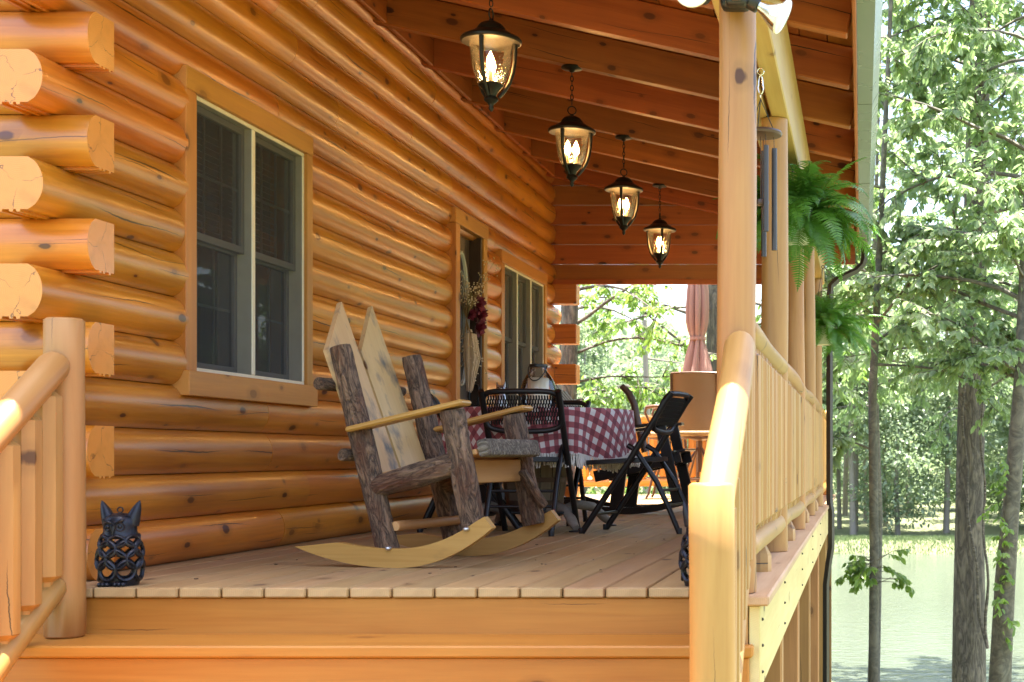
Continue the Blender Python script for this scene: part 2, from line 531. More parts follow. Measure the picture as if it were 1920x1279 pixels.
def g_sphere(r, n=12, m=8, sz=1):
    return g_lathe([(max(1e-5, r * math.sin(PI * i / m)), -r * sz * math.cos(PI * i / m)) for i in range(m + 1)], n)

def g_torus(R0, r, n=20, m=6, plane='xy'):
    pts = []
    for i in range(n):
        a = 2 * PI * i / n
        c, s = R0 * math.cos(a), R0 * math.sin(a)
        pts.append({'xy': (c, s, 0), 'xz': (c, 0, s), 'yz': (0, c, s)}[plane])
    return g_tube(pts, r, m, closed=True)

def fix_normals(me):
    bm = bmesh.new(); bm.from_mesh(me)
    bmesh.ops.recalc_face_normals(bm, faces=bm.faces)
    bm.to_mesh(me); bm.free()

def mesh(name, g, mat, smooth=38, fix=True):
    me = bpy.data.meshes.new(name)
    me.from_pydata(g[0], [], g[1])
    me.update()
    if fix: fix_normals(me)
    if mat is not None: me.materials.append(mat)
    if smooth:
        me.polygons.foreach_set('use_smooth', [True] * len(me.polygons))
        me.set_sharp_from_angle(angle=R(smooth))
    return me

def np_mesh(name, V, F, mat, smooth=False):
    me = bpy.data.meshes.new(name)
    me.vertices.add(len(V))
    me.vertices.foreach_set('co', np.asarray(V, dtype=np.float32).ravel())
    k = F.shape[1]
    me.loops.add(F.size)
    me.loops.foreach_set('vertex_index', F.astype(np.int32).ravel())
    me.polygons.add(len(F))
    me.polygons.foreach_set('loop_start', np.arange(0, F.size, k, dtype=np.int32))
    if smooth: me.polygons.foreach_set('use_smooth', np.ones(len(F), dtype=bool))
    me.update(calc_edges=True)
    me.materials.append(mat)
    return me

def obj(name, me, parent=None, m=None):
    o = bpy.data.objects.new(name, me)
    COL.objects.link(o)
    if parent is not None: o.parent = parent
    if m is not None: o.matrix_local = m
    return o

def thing(name, label, cat, loc=(0, 0, 0), rz=0, group=None):
    o = obj(name, None)
    o.empty_display_size = .1
    o.location = loc
    o.rotation_euler = (0, 0, rz)
    o['label'] = label; o['category'] = cat
    if group: o['group'] = group
    return o

def part(name, g, mat, parent, m=None, smooth=38, label=None, kind=None):
    o = obj(name, mesh(name, g, M[mat], smooth), parent, m)
    if label: o['label'] = label
    if kind: o['kind'] = kind
    return o

def single(name, g, mat, label, cat, m=None, group=None, smooth=38):
    o = obj(name, mesh(name, g, M[mat], smooth), None, m)
    o['label'] = label; o['category'] = cat
    if group: o['group'] = group
    return o

def structure(name, me, m=None, kind='structure'):
    o = obj(name, me, None, m)
    o['kind'] = kind
    return o

def copy_tree(o, parent=None):
    c = o.copy()
    COL.objects.link(c)
    c.parent = parent
    for ch in list(o.children):
        copy_tree(ch, c)
    return c

def T(x, y, z):
    return Matrix.Translation((x, y, z))
def RX(d): return Matrix.Rotation(R(d), 4, 'X')
def RY(d): return Matrix.Rotation(R(d), 4, 'Y')
def RZ(d): return Matrix.Rotation(R(d), 4, 'Z')

def frame(p0, p1, up=(0, 0, 1)):
    """local X from p0 towards p1, local Z near 'up'; origin at p0"""
    p0, p1 = Vector(p0), Vector(p1)
    x = (p1 - p0).normalized()
    up = Vector(up)
    if abs(x.dot(up)) > .98: up = Vector((1, 0, 0)) if abs(x.x) < .9 else Vector((0, 1, 0))
    y = up.cross(x).normalized()
    z = x.cross(y)
    m = Matrix((x, y, z)).transposed().to_4x4()
    m.translation = p0
    return m

MC = {}
def board(name, p0, p1, w, t, mat, parent, up=(0, 0, 1), b=.004, **kw):
    """box between p0 and p1 (axis through its centre): w across, t along up"""
    L = (Vector(p1) - Vector(p0)).length
    key = ('b', name, round(L, 3), w, t, mat, b)
    if key not in MC:
        MC[key] = mesh(name, mv(g_box(L, w, t, min(b, t * .4, w * .4)), L / 2, 0, 0), M[mat], 30)
    o = obj(name, MC[key], parent, frame(p0, p1, up))
    for k, v in kw.items(): o[k] = v
    return o

def g_stick(L, r0, r1, n=16, seg=10, wob=.03, bend=.0, cap=.25, jag=0):
    """log along local X"""
    V, F = [], []
    ph = random.uniform(0, 6.28); ph2 = random.uniform(0, 6.28)
    xs = [0, cap * r0] + [cap * r0 + (L - cap * (r0 + r1)) * i / seg for i in range(1, seg)] + [L - cap * r1, L]
    for i, x in enumerate(xs):
        t = x / L
        r = r0 + (r1 - r0) * t
        if i in (0, len(xs) - 1): r *= .86
        oy = bend * math.sin(t * PI * 1.4 + ph) ; oz = bend * math.sin(t * PI * 1.7 + ph2)
        for k in range(n):
            a = 2 * PI * k / n
            rr = r * (1 + wob * math.sin(a * 2 + ph + t * 2.1) + wob * .6 * math.sin(a * 3 + ph2 - t * 3.3) + wob * .7 * math.sin(t * 11 + ph) + (random.uniform(-jag, jag) if jag else 0))
            V.append((x, oy + rr * math.cos(a), oz + rr * math.sin(a)))
    m = len(xs)
    for i in range(m - 1):
        for k in range(n):
            l = (k + 1) % n
            F.append((i * n + k, i * n + l, (i + 1) * n + l, (i + 1) * n + k))
    F.append(tuple(range(n))[::-1]); F.append(tuple((m - 1) * n + k for k in range(n)))
    return (V, F)

def stick(name, p0, p1, r0, r1, mat, parent, **kw):
    L = (Vector(p1) - Vector(p0)).length
    return part(name, g_stick(L, r0, r1, **kw), mat, parent, frame(p0, p1), 45)

def g_baluster(L, r=.052):
    """hewn baluster along X with tapered ends"""
    V, F = [], []
    n = 8
    xs = [(0, .38), (.055, .5), (.075, .98), (L * .5, 1.0), (L - .075, .98), (L - .055, .5), (L, .38)]
    for x, s in xs:
        for k in range(n):
            a = 2 * PI * (k + .5) / n
            V.append((x, r * s * 1.02 * math.cos(a), r * s * math.sin(a)))
    for i in range(len(xs) - 1):
        for k in range(n):
            l = (k + 1) % n
            F.append((i * n + k, i * n + l, (i + 1) * n + l, (i + 1) * n + k))
    F.append(tuple(range(n))[::-1]); F.append(tuple((len(xs) - 1) * n + k for k in range(n)))
    return (V, F)
# ================================================================== THE PLACE
# deck top z = 0; porch runs along +Y; house wall at x = -3.0 (log seam plane), porch edge at x = -0.31
WX = -3.0
CH = .193                       # height of one log course
Y_FRONT, Y_BACK = 5.11, 13.35   # house corners

def zc(k): return .002 + CH * k

def ground_h(x, y):
    t = min(1, max(0, (y - 17.5) / 9)); t = t * t * (3 - 2 * t)
    h = -1.3 - 3.1 * t
    u = min(1, max(0, (x + 1.9) / 1.7)); u = u * u * (3 - 2 * u)
    if y < 26: h = min(h, -1.3 - 2.15 * u * min(1, max(0, (y - 4) / 4)))
    b = min(1, max(0, (y - 57) / 4)); b = b * b * (3 - 2 * b)
    h += b * 1.15
    l = min(1, max(0, (-9 - x) / 8)); l = l * l * (3 - 2 * l)
    h = h * (1 - l) + l * (-1.3 + .01 * max(0, y - 20))
    if y > 66: h += .028 * (y - 66)
    if y > 92: h += .22 * (y - 92)
    return h

def build_ground():
    xs = [-300, -160, -90] + [-60 + 1.5 * i for i in range(81)] + [90, 160, 300]
    ys = [-200, -60, -25] + [-10 + 1.0 * i for i in range(140)] + [150, 200, 400, 900]
    V = [(x, y, ground_h(x, min(y, 150)) + (.08 * math.sin(x * 1.7 + y) * math.sin(y * 1.3) if y > 14 else 0)) for y in ys for x in xs]
    n = len(xs)
    F = [(j * n + i, j * n + i + 1, (j + 1) * n + i + 1, (j + 1) * n + i) for j in range(len(ys) - 1) for i in range(n - 1)]
    structure('ground', mesh('ground', (V, F), M['ground'], 60, fix=False))
build_ground()
structure('pond', mesh('pond', ([(-30, 20, -3.72), (160, 20, -3.72), (160, 63, -3.72), (-30, 63, -3.72)], [(0, 1, 2, 3)]), M['water'], None, fix=False))

# ------------------------------------------------------------------ log cabin
cabin = thing('log_cabin', 'honey stained log cabin with stacked round logs and butt and pass corner', 'log cabin', (WX, Y_FRONT, 0))
CABM = T(-WX, -Y_FRONT, 0)

def log_profile(h=CH, bulge=.052, back=.13, teeth=True, n=12):
    P = []
    for i in range(n + 1):
        t = -1 + 2 * i / n
        P.append((bulge * (max(0, 1 - abs(t) ** 2.05)) ** .70, t * (h / 2 - .0015)))
    P.append((-back, h / 2 - .0015))
    P.append((-back, -h / 2 + .0015))
    if teeth:
        for c in (-back + .03, -back + .07, -.035):
            P += [(c - .008, -h / 2 + .0015), (c - .006, -h / 2 - .007), (c + .006, -h / 2 - .007), (c + .008, -h / 2 + .0015)]
    return P

LPROF = log_profile()
LPROF0 = log_profile(teeth=False)
def g_log(L, prof):
    # local X along the log, local Y outwards, Z up; seam plane at y = 0
    n = len(prof)
    V, F = [], []
    seg = max(2, int(L / .35))
    ph = random.uniform(0, 9)
    for i in range(seg + 1):
        x = L * i / seg
        s = 1 + .05 * math.sin(x * 2.3 + ph) + .035 * math.sin(x * 5.1 + ph * 2)
        for p, q in prof:
            V.append((x, p * (s if p > 0 else 1), q))
    for i in range(seg):
        for k in range(n):
            l = (k + 1) % n
            F.append((i * n + k, i * n + l, (i + 1) * n + l, (i + 1) * n + k))
    F.append(tuple(range(n))[::-1]); F.append(tuple(seg * n + k for k in range(n)))
    return (V, F)

def add_log(p0, d, L, out, teeth=False):
    """log from p0 along direction d, bulging towards 'out'"""
    x = Vector(d); y = Vector(out); z = Vector((0, 0, 1))
    if x.cross(y).z < 0:                      # keep the frame right handed
        p0 = Vector(p0) + x * L; x = -x
    m = Matrix((x, y, z)).transposed().to_4x4(); m.translation = Vector(p0)
    return part('log', g_log(L, LPROF if teeth else LPROF0), 'log', cabin, CABM @ m, 30)

# openings in the long wall: (y0, y1, first course, last course)
OPEN = [(6.07, 7.44, 4, 10), (10.02, 10.84, 0, 10), (11.36, 13.0, 4, 10)]
random.seed(21)
for k in range(18):
    z = zc(k) + CH / 2
    passing = k % 2 == 1
    ya = 4.99 if passing else Y_FRONT + .13
    yb = 13.62 if passing or k > 10 else Y_BACK - .0
    cuts = [(a, b) for a, b, k0, k1 in OPEN if k0 <= k <= k1]
    runs, s = [], ya
    for a, b in cuts:
        runs.append((s, a)); s = b
    runs.append((s, yb))
    for a, b in runs:
        segs = []
        s = a
        while b - s > 3.4:
            q = s + random.uniform(1.7, 2.6)
            segs.append((s, q - .0015)); s = q + .0015
        segs.append((s, b))
        for c, d in segs:
            add_log((WX, c, z), (0, 1, 0), d - c, (1, 0, 0), teeth=passing)
    # front wall log (faces the stair) and back wall log
    xe = -2.857 if not passing else WX - .131
    add_log((-6.2, Y_FRONT + .062, z), (1, 0, 0), xe + 6.2, (0, -1, 0), teeth=True)
    if k <= 10:
        xb = -2.745 if not passing else WX - .131
        # back wall logs show their flat side under the porch
        part('log', g_box(xb + 6.2, .17, CH - .004, .006), 'log', cabin, CABM @ T((xb - 6.2) / 2, Y_BACK + .09, z), 30)

def wall_part(name, y0, y1, z0, z1, x0, x1, mat, parent, b=.003, **kw):
    """box given in world limits, grain along its longest side"""
    sx, sy, sz = x1 - x0, y1 - y0, z1 - z0
    c = Vector(((x0 + x1) / 2, (y0 + y1) / 2, (z0 + z1) / 2))
    if parent is cabin: off = CABM
    else: off = parent['_inv'] if False else WINV[parent.name]
    if sz >= sy and sz >= sx:
        m = T(*c) @ RY(-90); g = g_box(sz, sy, sx, b)
    elif sy >= sx:
        m = T(*c) @ RZ(90); g = g_box(sy, sx, sz, b)
    else:
        m = T(*c); g = g_box(sx, sy, sz, b)
    return part(name, g, mat, parent, off @ m, 30, **kw)
WINV = {}

def wall_window(y0, y1, z0, z1, lights, label=None, blinds=True):
    XF = -2.962     # front of the vinyl frame
    # the frame itself is the window's mesh: outer ring plus mullions
    gs = []
    def bx(a, b, c, d, xa, xb):
        gs.append(mv(g_box(xb - xa, b - a, d - c, .003), (xa + xb) / 2, (a + b) / 2, (c + d) / 2))
    fw = .020
    bx(y0, y1, z1 - fw, z1, -3.06, XF); bx(y0, y1, z0, z0 + fw, -3.06, XF)
    bx(y0, y0 + fw, z0 + fw, z1 - fw, -3.06, XF); bx(y1 - fw, y1, z0 + fw, z1 - fw, -3.06, XF)
    w = (y1 - y0) / lights
    for i in range(1, lights):
        bx(y0 + w * i - .017, y0 + w * i + .017, z0 + fw, z1 - fw, -3.06, XF)
    win = part('window', join(*gs), 'vinyl', cabin, CABM, 30, label=label)
    WINV[win.name] = Matrix.Identity(4)
    zm = (z0 + z1) / 2
    for i in range(lights):
        a = y0 + w * i + (fw if i == 0 else .017); b = y0 + w * (i + 1) - (fw if i == lights - 1 else .017)
        # upper sash sits in front of the lower sash
        for (c, d, xs) in ((zm - .012, z1 - fw, -3.0), (z0 + fw, zm + .012, -3.035)):
            sg = []
            s = .034
            for q in ((a, b, d - s, d), (a, b, c, c + s), (a, a + s, c + s, d - s), (b - s, b, c + s, d - s)):
                sg.append(mv(g_box(.03, q[1] - q[0], q[3] - q[2], .002), xs - .015, (q[0] + q[1]) / 2, (q[2] + q[3]) / 2))
            part('sash', join(*sg), 'sash', win, None, 30)
            # muntins behind the glass
            mg = []
            for t in (1 / 3, 2 / 3):
                yy = a + s + (b - a - 2 * s) * t
                mg.append(mv(g_box(.008, .012, d - c - 2 * s), xs - .022, yy, (c + d) / 2))
            mg.append(mv(g_box(.0075, b - a - 2 * s, .012), xs - .022, (a + b) / 2, (c + d) / 2))
            part('muntin', join(*mg), 'muntin', win, None, None)
            part('pane', ([(xs - .014, a + s, c + s), (xs - .014, b - s, c + s), (xs - .014, b - s, d - s), (xs - .014, a + s, d - s)], [(0, 1, 2, 3)]), 'pane', win, None, None)
        part('insect_screen', ([(-2.968, a, z0 + fw), (-2.968, b, z0 + fw), (-2.968, b, z1 - fw), (-2.968, a, z1 - fw)], [(0, 1, 2, 3)]), 'screen', win, None, None)
        if blinds:
            bg = []
            zz = z1 - .09
            while zz > zm + .05:
                bg.append(xf(g_box(.03, b - a - .05, .0015), T(-3.10, (a + b) / 2, zz) @ RY(28))); zz -= .03
            part('blind', join(*bg), 'blind', win, None, None)
        cg = []
        for side in (0, 1):
            pts = []
            y_in = a + (b - a) * (.0 if side == 0 else .72)
            for q in range(13):
                pts.append((-3.14 + .014 * math.sin(q * 1.6), y_in + (b - a) * .28 * q / 12))
            n = len(pts)
            V = [(p[0], p[1], z) for z in (z0, z1) for p in pts]
            cg.append((V, [(j, j + 1, n + j + 1, n + j) for j in range(n - 1)]))
        part('curtain', join(*cg), 'curtain', win, None, 60)
    return win

win1 = wall_window(6.15, 7.375, .84, 2.075, 2)
win2 = wall_window(11.46, 12.93, .84, 2.06, 3)
for win, y0, y1, zt in ((win1, 6.15, 7.375, 2.075), (win2, 11.46, 12.93, 2.06)):
    XT = -2.946
    wall_part('trim', y0 - .10, y0, .84, zt, -3.07, XT, 'trim', win)
    wall_part('trim', y1, y1 + .075, .84, zt, -3.07, XT, 'trim', win)
    wall_part('trim', y0 - .10, y1 + .075, zt, zt + .10, -3.07, XT + .003, 'trim', win)
    wall_part('sill', y0 - .115, y1 + .085, .73, .84, -3.07, XT + .022, 'trim', win)

# door
dg = [mv(g_box(.045, .72, 2.13, .004), -3.05, 10.46, 1.075)]
door = part('door', join(*dg), 'door', cabin, CABM, 30)
WINV[door.name] = Matrix.Identity(4)
wall_part('casing', 10.00, 10.10, 0, 2.15, -3.10, -2.922, 'trim', door)
wall_part('casing', 10.74, 10.84, 0, 2.15, -3.10, -2.922, 'trim', door)
wall_part('casing', 9.985, 10.855, 2.15, 2.26, -3.10, -2.918, 'trim', door)
wall_part('jamb', 10.705, 10.74, .002, 2.15, -3.03, -2.935, 'door', door)
# oval leaded light with raised frame
ov = [(-3.02, 10.44 + .19 * math.cos(a), 1.50 + .50 * math.sin(a)) for a in [2 * PI * i / 36 for i in range(36)]]
part('glass_surround', g_tube(ov, .018, 8, closed=True), 'lead_glass', door, None, 60)
part('glass_light', ([(x + .004, y, z) for x, y, z in ov], [tuple(range(36))]), 'pane', door, None, None)
cm = []
for k in range(3):
    s = .72 - .22 * k
    cm.append(g_tube([(-3.012, 10.44 + .19 * s * math.cos(a), 1.50 + .50 * s * math.sin(a)) for a in [2 * PI * i / 24 for i in range(24)]], .005, 5, closed=True))
part('lead_came', join(*cm), 'lead_glass', door, None, 60)
hd = join(mv(g_box(.012, .055, .26, .004), -3.02, 10.70, .93), mv(g_box(.03, .05, .07, .006), -3.01, 10.70, 1.16),
          g_tube([(-3.01, 10.70, 1.02), (-2.96, 10.70, 1.01), (-2.95, 10.70, .95), (-2.96, 10.70, .86), (-3.01, 10.70, .84)], .011, 8))
part('handle', hd, 'black_metal', door, None, 50)
for zz in (.45,):
    wall_part('panel', 10.24, 10.62, .22, .82, -3.03, -3.016, 'door', door, b=.006)

# stone-coloured foundation under the sill logs
part('foundation', mv(g_box(.10, 8.2, 1.45), -3.075, 9.26, -.695), 'grey_wood', cabin, CABM, None)
part('foundation', mv(g_box(3.1, .10, 1.45), -4.68, 5.21, -.695), 'grey_wood', cabin, CABM, None)
# dark room behind the openings
bxg = g_box(3.3, 7.9, 3.2)
room = part('room_lining', (bxg[0], [f[::-1] for f in bxg[1]]), 'interior', cabin, CABM @ T(-3.17 - 1.65, 9.28, 1.62), None)
# jamb linings that close the wall thickness round each opening
for (y0, y1, k0, k1) in OPEN:
    za, zb = max(0.003, zc(k0) + .003), zc(k1 + 1) - .003
    for q in ((y0 - .02, y0 + .004, za, zb), (y1 - .004, y1 + .02, za, zb)):
        wall_part('reveal', q[0], q[1], q[2], q[3], -3.172, -3.07, 'trim', cabin, b=0)
    for q in ((y0 + .004, y1 - .004, zb - .02, zb), (y0 + .004, y1 - .004, za, za + .02)):
        wall_part('reveal', q[0], q[1], q[2], q[3], -3.172, -3.075, 'trim', cabin, b=0)

# door swag: hangs on the door, a thing of its own
swag = thing('dried_flower_swag', 'dried flower swag with burgundy blooms hanging on the dark door', 'door swag', (-2.985, 10.40, 1.50))
random.seed(5)
for (dx, dy, dz, s) in ((.05, .10, .12, .09), (.04, .19, .05, .09), (.05, .13, -.05, .085), (.03, .03, .03, .055)):
    gs = []
    for ring, (nn, tilt, sc) in enumerate(((5, .25, .7), (6, .7, 1.0), (6, 1.15, 1.0))):
        for i in range(nn):
            a = 2 * PI * (i + .4 * ring) / nn
            V, F = [], []
            for j in range(4):
                t = j / 3
                wd = s * .55 * math.sin(PI * (.2 + .75 * t))
                rr = s * sc * t * math.sin(tilt); hh = s * sc * t * math.cos(tilt)
                for e in (-1, 0, 1):
                    ang = a + e * wd / max(.02, s)
                    V.append((hh + (.012 if e else 0), rr * math.cos(ang) + .3 * e * wd * -math.sin(a), rr * math.sin(ang) + .3 * e * wd * math.cos(a)))
            for j in range(3):
                for e in (0, 1):
                    F.append((j * 3 + e, j * 3 + e + 1, j * 3 + e + 4, j * 3 + e + 3))
            gs.append((V, F))
    part('bloom', join(*gs), 'petal', swag, T(dx, dy, dz) @ RZ(random.uniform(-35, 5)) @ RY(random.uniform(-20, 20)), 60)
gs, sd = [], []
for i in range(34):
    a = random.uniform(-.75, .75); L = random.uniform(.22, .50); up = 1 if random.random() < .6 else -1
    p = Vector((.02, 0, 0)); pts = [tuple(p)]
    d = Vector((random.uniform(.0, .45), math.sin(a) * .8, up * math.cos(a)))
    for q in range(4):
        d += Vector((random.uniform(-.1, .1), random.uniform(-.18, .18), -.08))
        p = p + d.normalized() * L / 4; pts.append(tuple(p))
        if q > 0:
            for w in range(3):
                sd.append(mv(g_sphere(.0055, 5, 4), p.x + random.uniform(-.02, .03), p.y + random.uniform(-.03, .03), p.z + random.uniform(-.03, .03)))
    gs.append(g_tube(pts, [.003, .0025, .002, .0015, .001], 4))
part('stem', join(*gs), 'dry_stem', swag, None, None, kind='stuff')
part('seed_head', join(*sd), 'seed', swag, None, 60, kind='stuff')
gs = []
for i in range(70):
    a = random.uniform(0, 6.28); r = .02 + .05 * random.random()
    pts = [(.05 + .5 * r * math.cos(a), r * math.sin(a) * .8, -.12), (.06 + .8 * r * math.cos(a), r * math.sin(a) * 1.1, -.30), (.045 + .3 * r * math.cos(a), r * math.sin(a) * .4, -.50 - .06 * random.random())]
    gs.append(g_tube(pts, [.012, .014, .003], 5))
part('plume', join(*gs), 'pampas', swag, None, 60)
gs = []
for i in range(16):
    a = random.uniform(-1.2, 1.2); L = random.uniform(.1, .2)
    c, s = math.cos(a), math.sin(a)
    gs.append(([(.03, 0, 0), (.06, L * .5 * s - .025 * c, .05 + L * .5 * c), (.05, L * s, .05 + L * c), (.06, L * .5 * s + .025 * c, .05 + L * .5 * c)], [(0, 1, 2, 3)]))
part('dried_leaf', join(*gs), 'dry_leaf', swag, None, None)

# ------------------------------------------------------------------ porch roof
SL = .221
def rz_(x): return 2.55 - SL * (x + .42)       # underside of the rafters
roof = thing('porch_roof', 'sloping porch roof with reddish exposed rafters on peeled log posts', 'porch roof', (-1.7, 9, 2.55))
RM = T(1.7, -9, -2.55)
RAFT_Y = [4.78 + .925 * i for i in range(10)]
xa, xb = -2.985, -.045
for y in RAFT_Y:
    p0 = (xa, y, rz_(xa) + .105); p1 = (xb, y, rz_(xb) + .105)
    board('rafter', RM @ Vector(p0), RM @ Vector(p1), .09, .21, 'ceiling', roof, b=.006)
# tongue and groove boards above the rafters run along the porch
nb = 20
def rake(x): return 4.43 + .065 * (-.4 - max(x, -3.2))     # unseen near roof edge, skewed so its shadow breaks on the stair rails
for i in range(nb):
    x0 = -3.06 + (3.03 / nb) * i
    xm = x0 + 3.03 / nb / 2
    z = rz_(xm) + .215 + .012
    board('roof_board', RM @ Vector((xm, rake(xm) + .03, z)), RM @ Vector((xm, 13.5, z)), 3.03 / nb / math.cos(math.atan(SL)) - .004, .022, 'ceiling', roof, up=(SL, 0, 1), b=.004)
# blocking between rafters above the wall
for a, b in zip(RAFT_Y[:-1], RAFT_Y[1:]):
    board('blocking', RM @ Vector((-2.90, a + .047, rz_(-2.9) + .10)), RM @ Vector((-2.90, b - .047, rz_(-2.9) + .10)), .03, .20, 'ceiling', roof)
# metal roofing with ribs
x0, x1 = -7.5, .03
prof = []
zt = lambda x: rz_(x) + .245
rpts = [(x, y) for x, y in ((x0, rake(x0)), (-3.2, rake(-3.2)), (x1, rake(x1)), (x1, 13.55), (x0, 13.55))]
part('roof_panel', ([(x, y, zt(x) + dz) for dz in (0, .03) for x, y in rpts], [(0, 1, 2, 3, 4), (9, 8, 7, 6, 5)] + [(i, i + 5, (i + 1) % 5 + 5, (i + 1) % 5) for i in range(5)]), 'roof_metal', roof, RM, None)
# double beam over the posts
for xx, w in ((-.395, .085), (-.500, .085)):
    for a, b in ((4.48, 8.79), (8.792, 13.30)):
        board('beam', RM @ Vector((xx, a, 2.315)), RM @ Vector((xx, b, 2.315)), w, .41, 'beam', roof, b=.006)
board('beam_plank', RM @ Vector((-.4475, 4.50, 2.20)), RM @ Vector((-.4475, 13.28, 2.20)), .016, .10, 'ceiling', roof)
# posts
POST_Y = [4.73, 6.77, 8.80, 10.85, 12.88]
random.seed(3)
for i, y in enumerate(POST_Y):
    pm = frame((-.425, y, .0), (-.425, y, 2.11 if i else 2.112))
    part('post', g_stick(2.11, .069, .0625, 22, 14, .018, .004, .05), 'post', roof, RM @ pm, 50)
# eave fascia and far gable boards
board('eave_board', RM @ Vector((-.033, 4.44, 2.56)), RM @ Vector((-.033, 13.52, 2.56)), .02, .21, 'ceiling', roof)
zb = 2.125
gy = 13.40
j = 0
while zb < 3.35:
    ztop = zb + .19
    def xlim(z): return min(-.06, -.42 - (z - (2.55 + .21)) / SL)
    xr0 = xlim(zb) if zb >= 2.30 else -.36
    xr1 = xlim(ztop) if zb >= 2.30 else -.36
    xl = WX - .10
    if xr1 > xl + .05:
        g = g_prism([(xl, zb + .003), (xr0, zb + .003), (xr1, ztop - .003), (xl, ztop - .003)], gy - .02, gy + .02, 'y')
    elif xr0 > xl + .05:
        g = g_prism([(xl, zb + .003), (xr0, zb + .003), (xl, min(ztop - .003, 2.76 - SL * (xl + .42)))], gy - .02, gy + .02, 'y')
    else:
        break
    part('gable_board', g, 'ceiling', roof, RM, 20)
    zb = ztop; j += 1
board('gable_trim', RM @ Vector((WX + .03, gy - .025, 2.145)), RM @ Vector((-.36, gy - .025, 2.145)), .03, .05, 'ceiling', roof)

# ------------------------------------------------------------------ gutter and downspout
gut = thing('roof_gutter', 'pale sage metal gutter along the eave with dark brown downspout', 'gutter', (.03, 9, 2.47))
GM = T(-.03, -9, -2.47)
P = [(-.02, 2.575), (-.02, 2.47), (.062, 2.47), (.075, 2.50), (.098, 2.54), (.098, 2.585), (.082, 2.585), (.082, 2.575), (.092, 2.575), (.092, 2.545), (.070, 2.504), (.058, 2.478), (-.014, 2.478), (-.014, 2.575)]
part('trough', g_prism(P, 4.44, 13.45, 'y'), 'gutter', gut, GM, 25)
part('end_cap', g_prism([(-.018, 2.472), (.061, 2.472), (.096, 2.54), (.096, 2.58), (-.018, 2.58)], 13.452, 13.458, 'y'), 'gutter', gut, GM, None)
for yy in (5.6, 7.9, 10.2):
    part('seam_band', g_prism([(-.0215, 2.56), (-.0215, 2.468), (.0628, 2.468), (.0765, 2.499), (.1, 2.54), (.1, 2.57), (.0985, 2.57), (.0985, 2.54), (.0745, 2.5005), (.0612, 2.4695), (-.02, 2.4695), (-.02, 2.56)], yy, yy + .05, 'y'), 'gutter', gut, GM, 20)
dp = [(.03, 13.3, 2.50), (.03, 13.3, 2.36), (.01, 13.3, 2.30), (-.05, 13.28, 2.24), (-.22, 13.2, 2.15), (-.29, 13.16, 2.08), (-.30, 13.16, 1.98), (-.302, 13.16, 1.0), (-.302, 13.16, .12), (-.30, 13.16, .02), (-.285, 13.16, -.06), (-.285, 13.16, -.40), (-.31, 13.16, -.55), (-.335, 13.16, -.75), (-.335, 13.16, -3.25)]
dsp = part('downspout', g_tube(dp, .032, 4), 'downspout', gut, GM, 20)
# ------------------------------------------------------------------ deck
deck = thing('porch_deck', 'weathered tan board deck of the porch on posts', 'deck', (-1.7, 5, 0))
DM = T(1.7, -5, 0)
bw = .151
i = 0
x = -3.02
random.seed(9)
while x < -.52:
    x1 = min(x + bw, -.497)
    w = x1 - x - .006
    xm = (x + x1) / 2
    s = 4.90
    cuts = sorted([9.2 + random.uniform(-1.2, 1.2), 13.1 + random.uniform(-.6, .6)]) + [16.85]
    for c in cuts:
        board('deck_board', DM @ Vector((xm, s + .0015, -.018)), DM @ Vector((xm, c - .0015, -.018)), round(w, 4), .036, 'deck', deck, b=.005)
        s = c
    x = x1; i += 1
x = -3.02
while x > -6.0:      # the deck goes on behind the cabin
    xm = x - bw / 2
    board('deck_board', DM @ Vector((xm, 13.66, -.018)), DM @ Vector((xm, 16.85, -.018)), bw - .006, .036, 'deck', deck, b=.005)
    x -= bw
board('nosing', DM @ Vector((-.402, 4.62, -.0175)), DM @ Vector((-.402, 16.85, -.0175)), .189, .035, 'deck_edge', deck, b=.006)
board('fascia_board', DM @ Vector((-.358, 4.645, -.179)), DM @ Vector((-.358, 10.6, -.179)), .038, .285, 'fascia', deck, b=.003)
board('fascia_board', DM @ Vector((-.358, 10.603, -.179)), DM @ Vector((-.358, 16.82, -.179)), .038, .285, 'fascia', deck, b=.003)
board('joist', DM @ Vector((-.425, 4.64, -.185)), DM @ Vector((-.425, 16.8, -.185)), .09, .29, 'support', deck)
for k in range(5):
    board('joist', DM @ Vector((-2.95, 6.5 + 2.4 * k, -.12)), DM @ Vector((-.475, 6.5 + 2.4 * k, -.12)), .04, .16, 'support', deck)
sg = []
for yy in (4.72, 6.1, 7.9, 9.6, 11.4):
    for zz in (-.09, -.18, -.27):
        sg.append(mv(g_sphere(.006, 6, 4), -.337, yy + .01 * random.random(), zz))
part('screw', join(*sg), 'screw', deck, DM, 60, kind='stuff')
for yy in (4.80, 6.35, 8.0, 9.75, 11.75, 14.3, 16.7):
    board('support_post', DM @ Vector((-.43, yy, -.33)), DM @ Vector((-.43, yy, ground_h(-.43, yy) - .05)), .14, .14, 'support', deck, b=.008)
for yy in (8, 12, 16):
    board('support_post', DM @ Vector((-2.6, yy, -.21)), DM @ Vector((-2.6, yy, ground_h(-2.6, yy) - .05)), .14, .14, 'support', deck, b=.008)

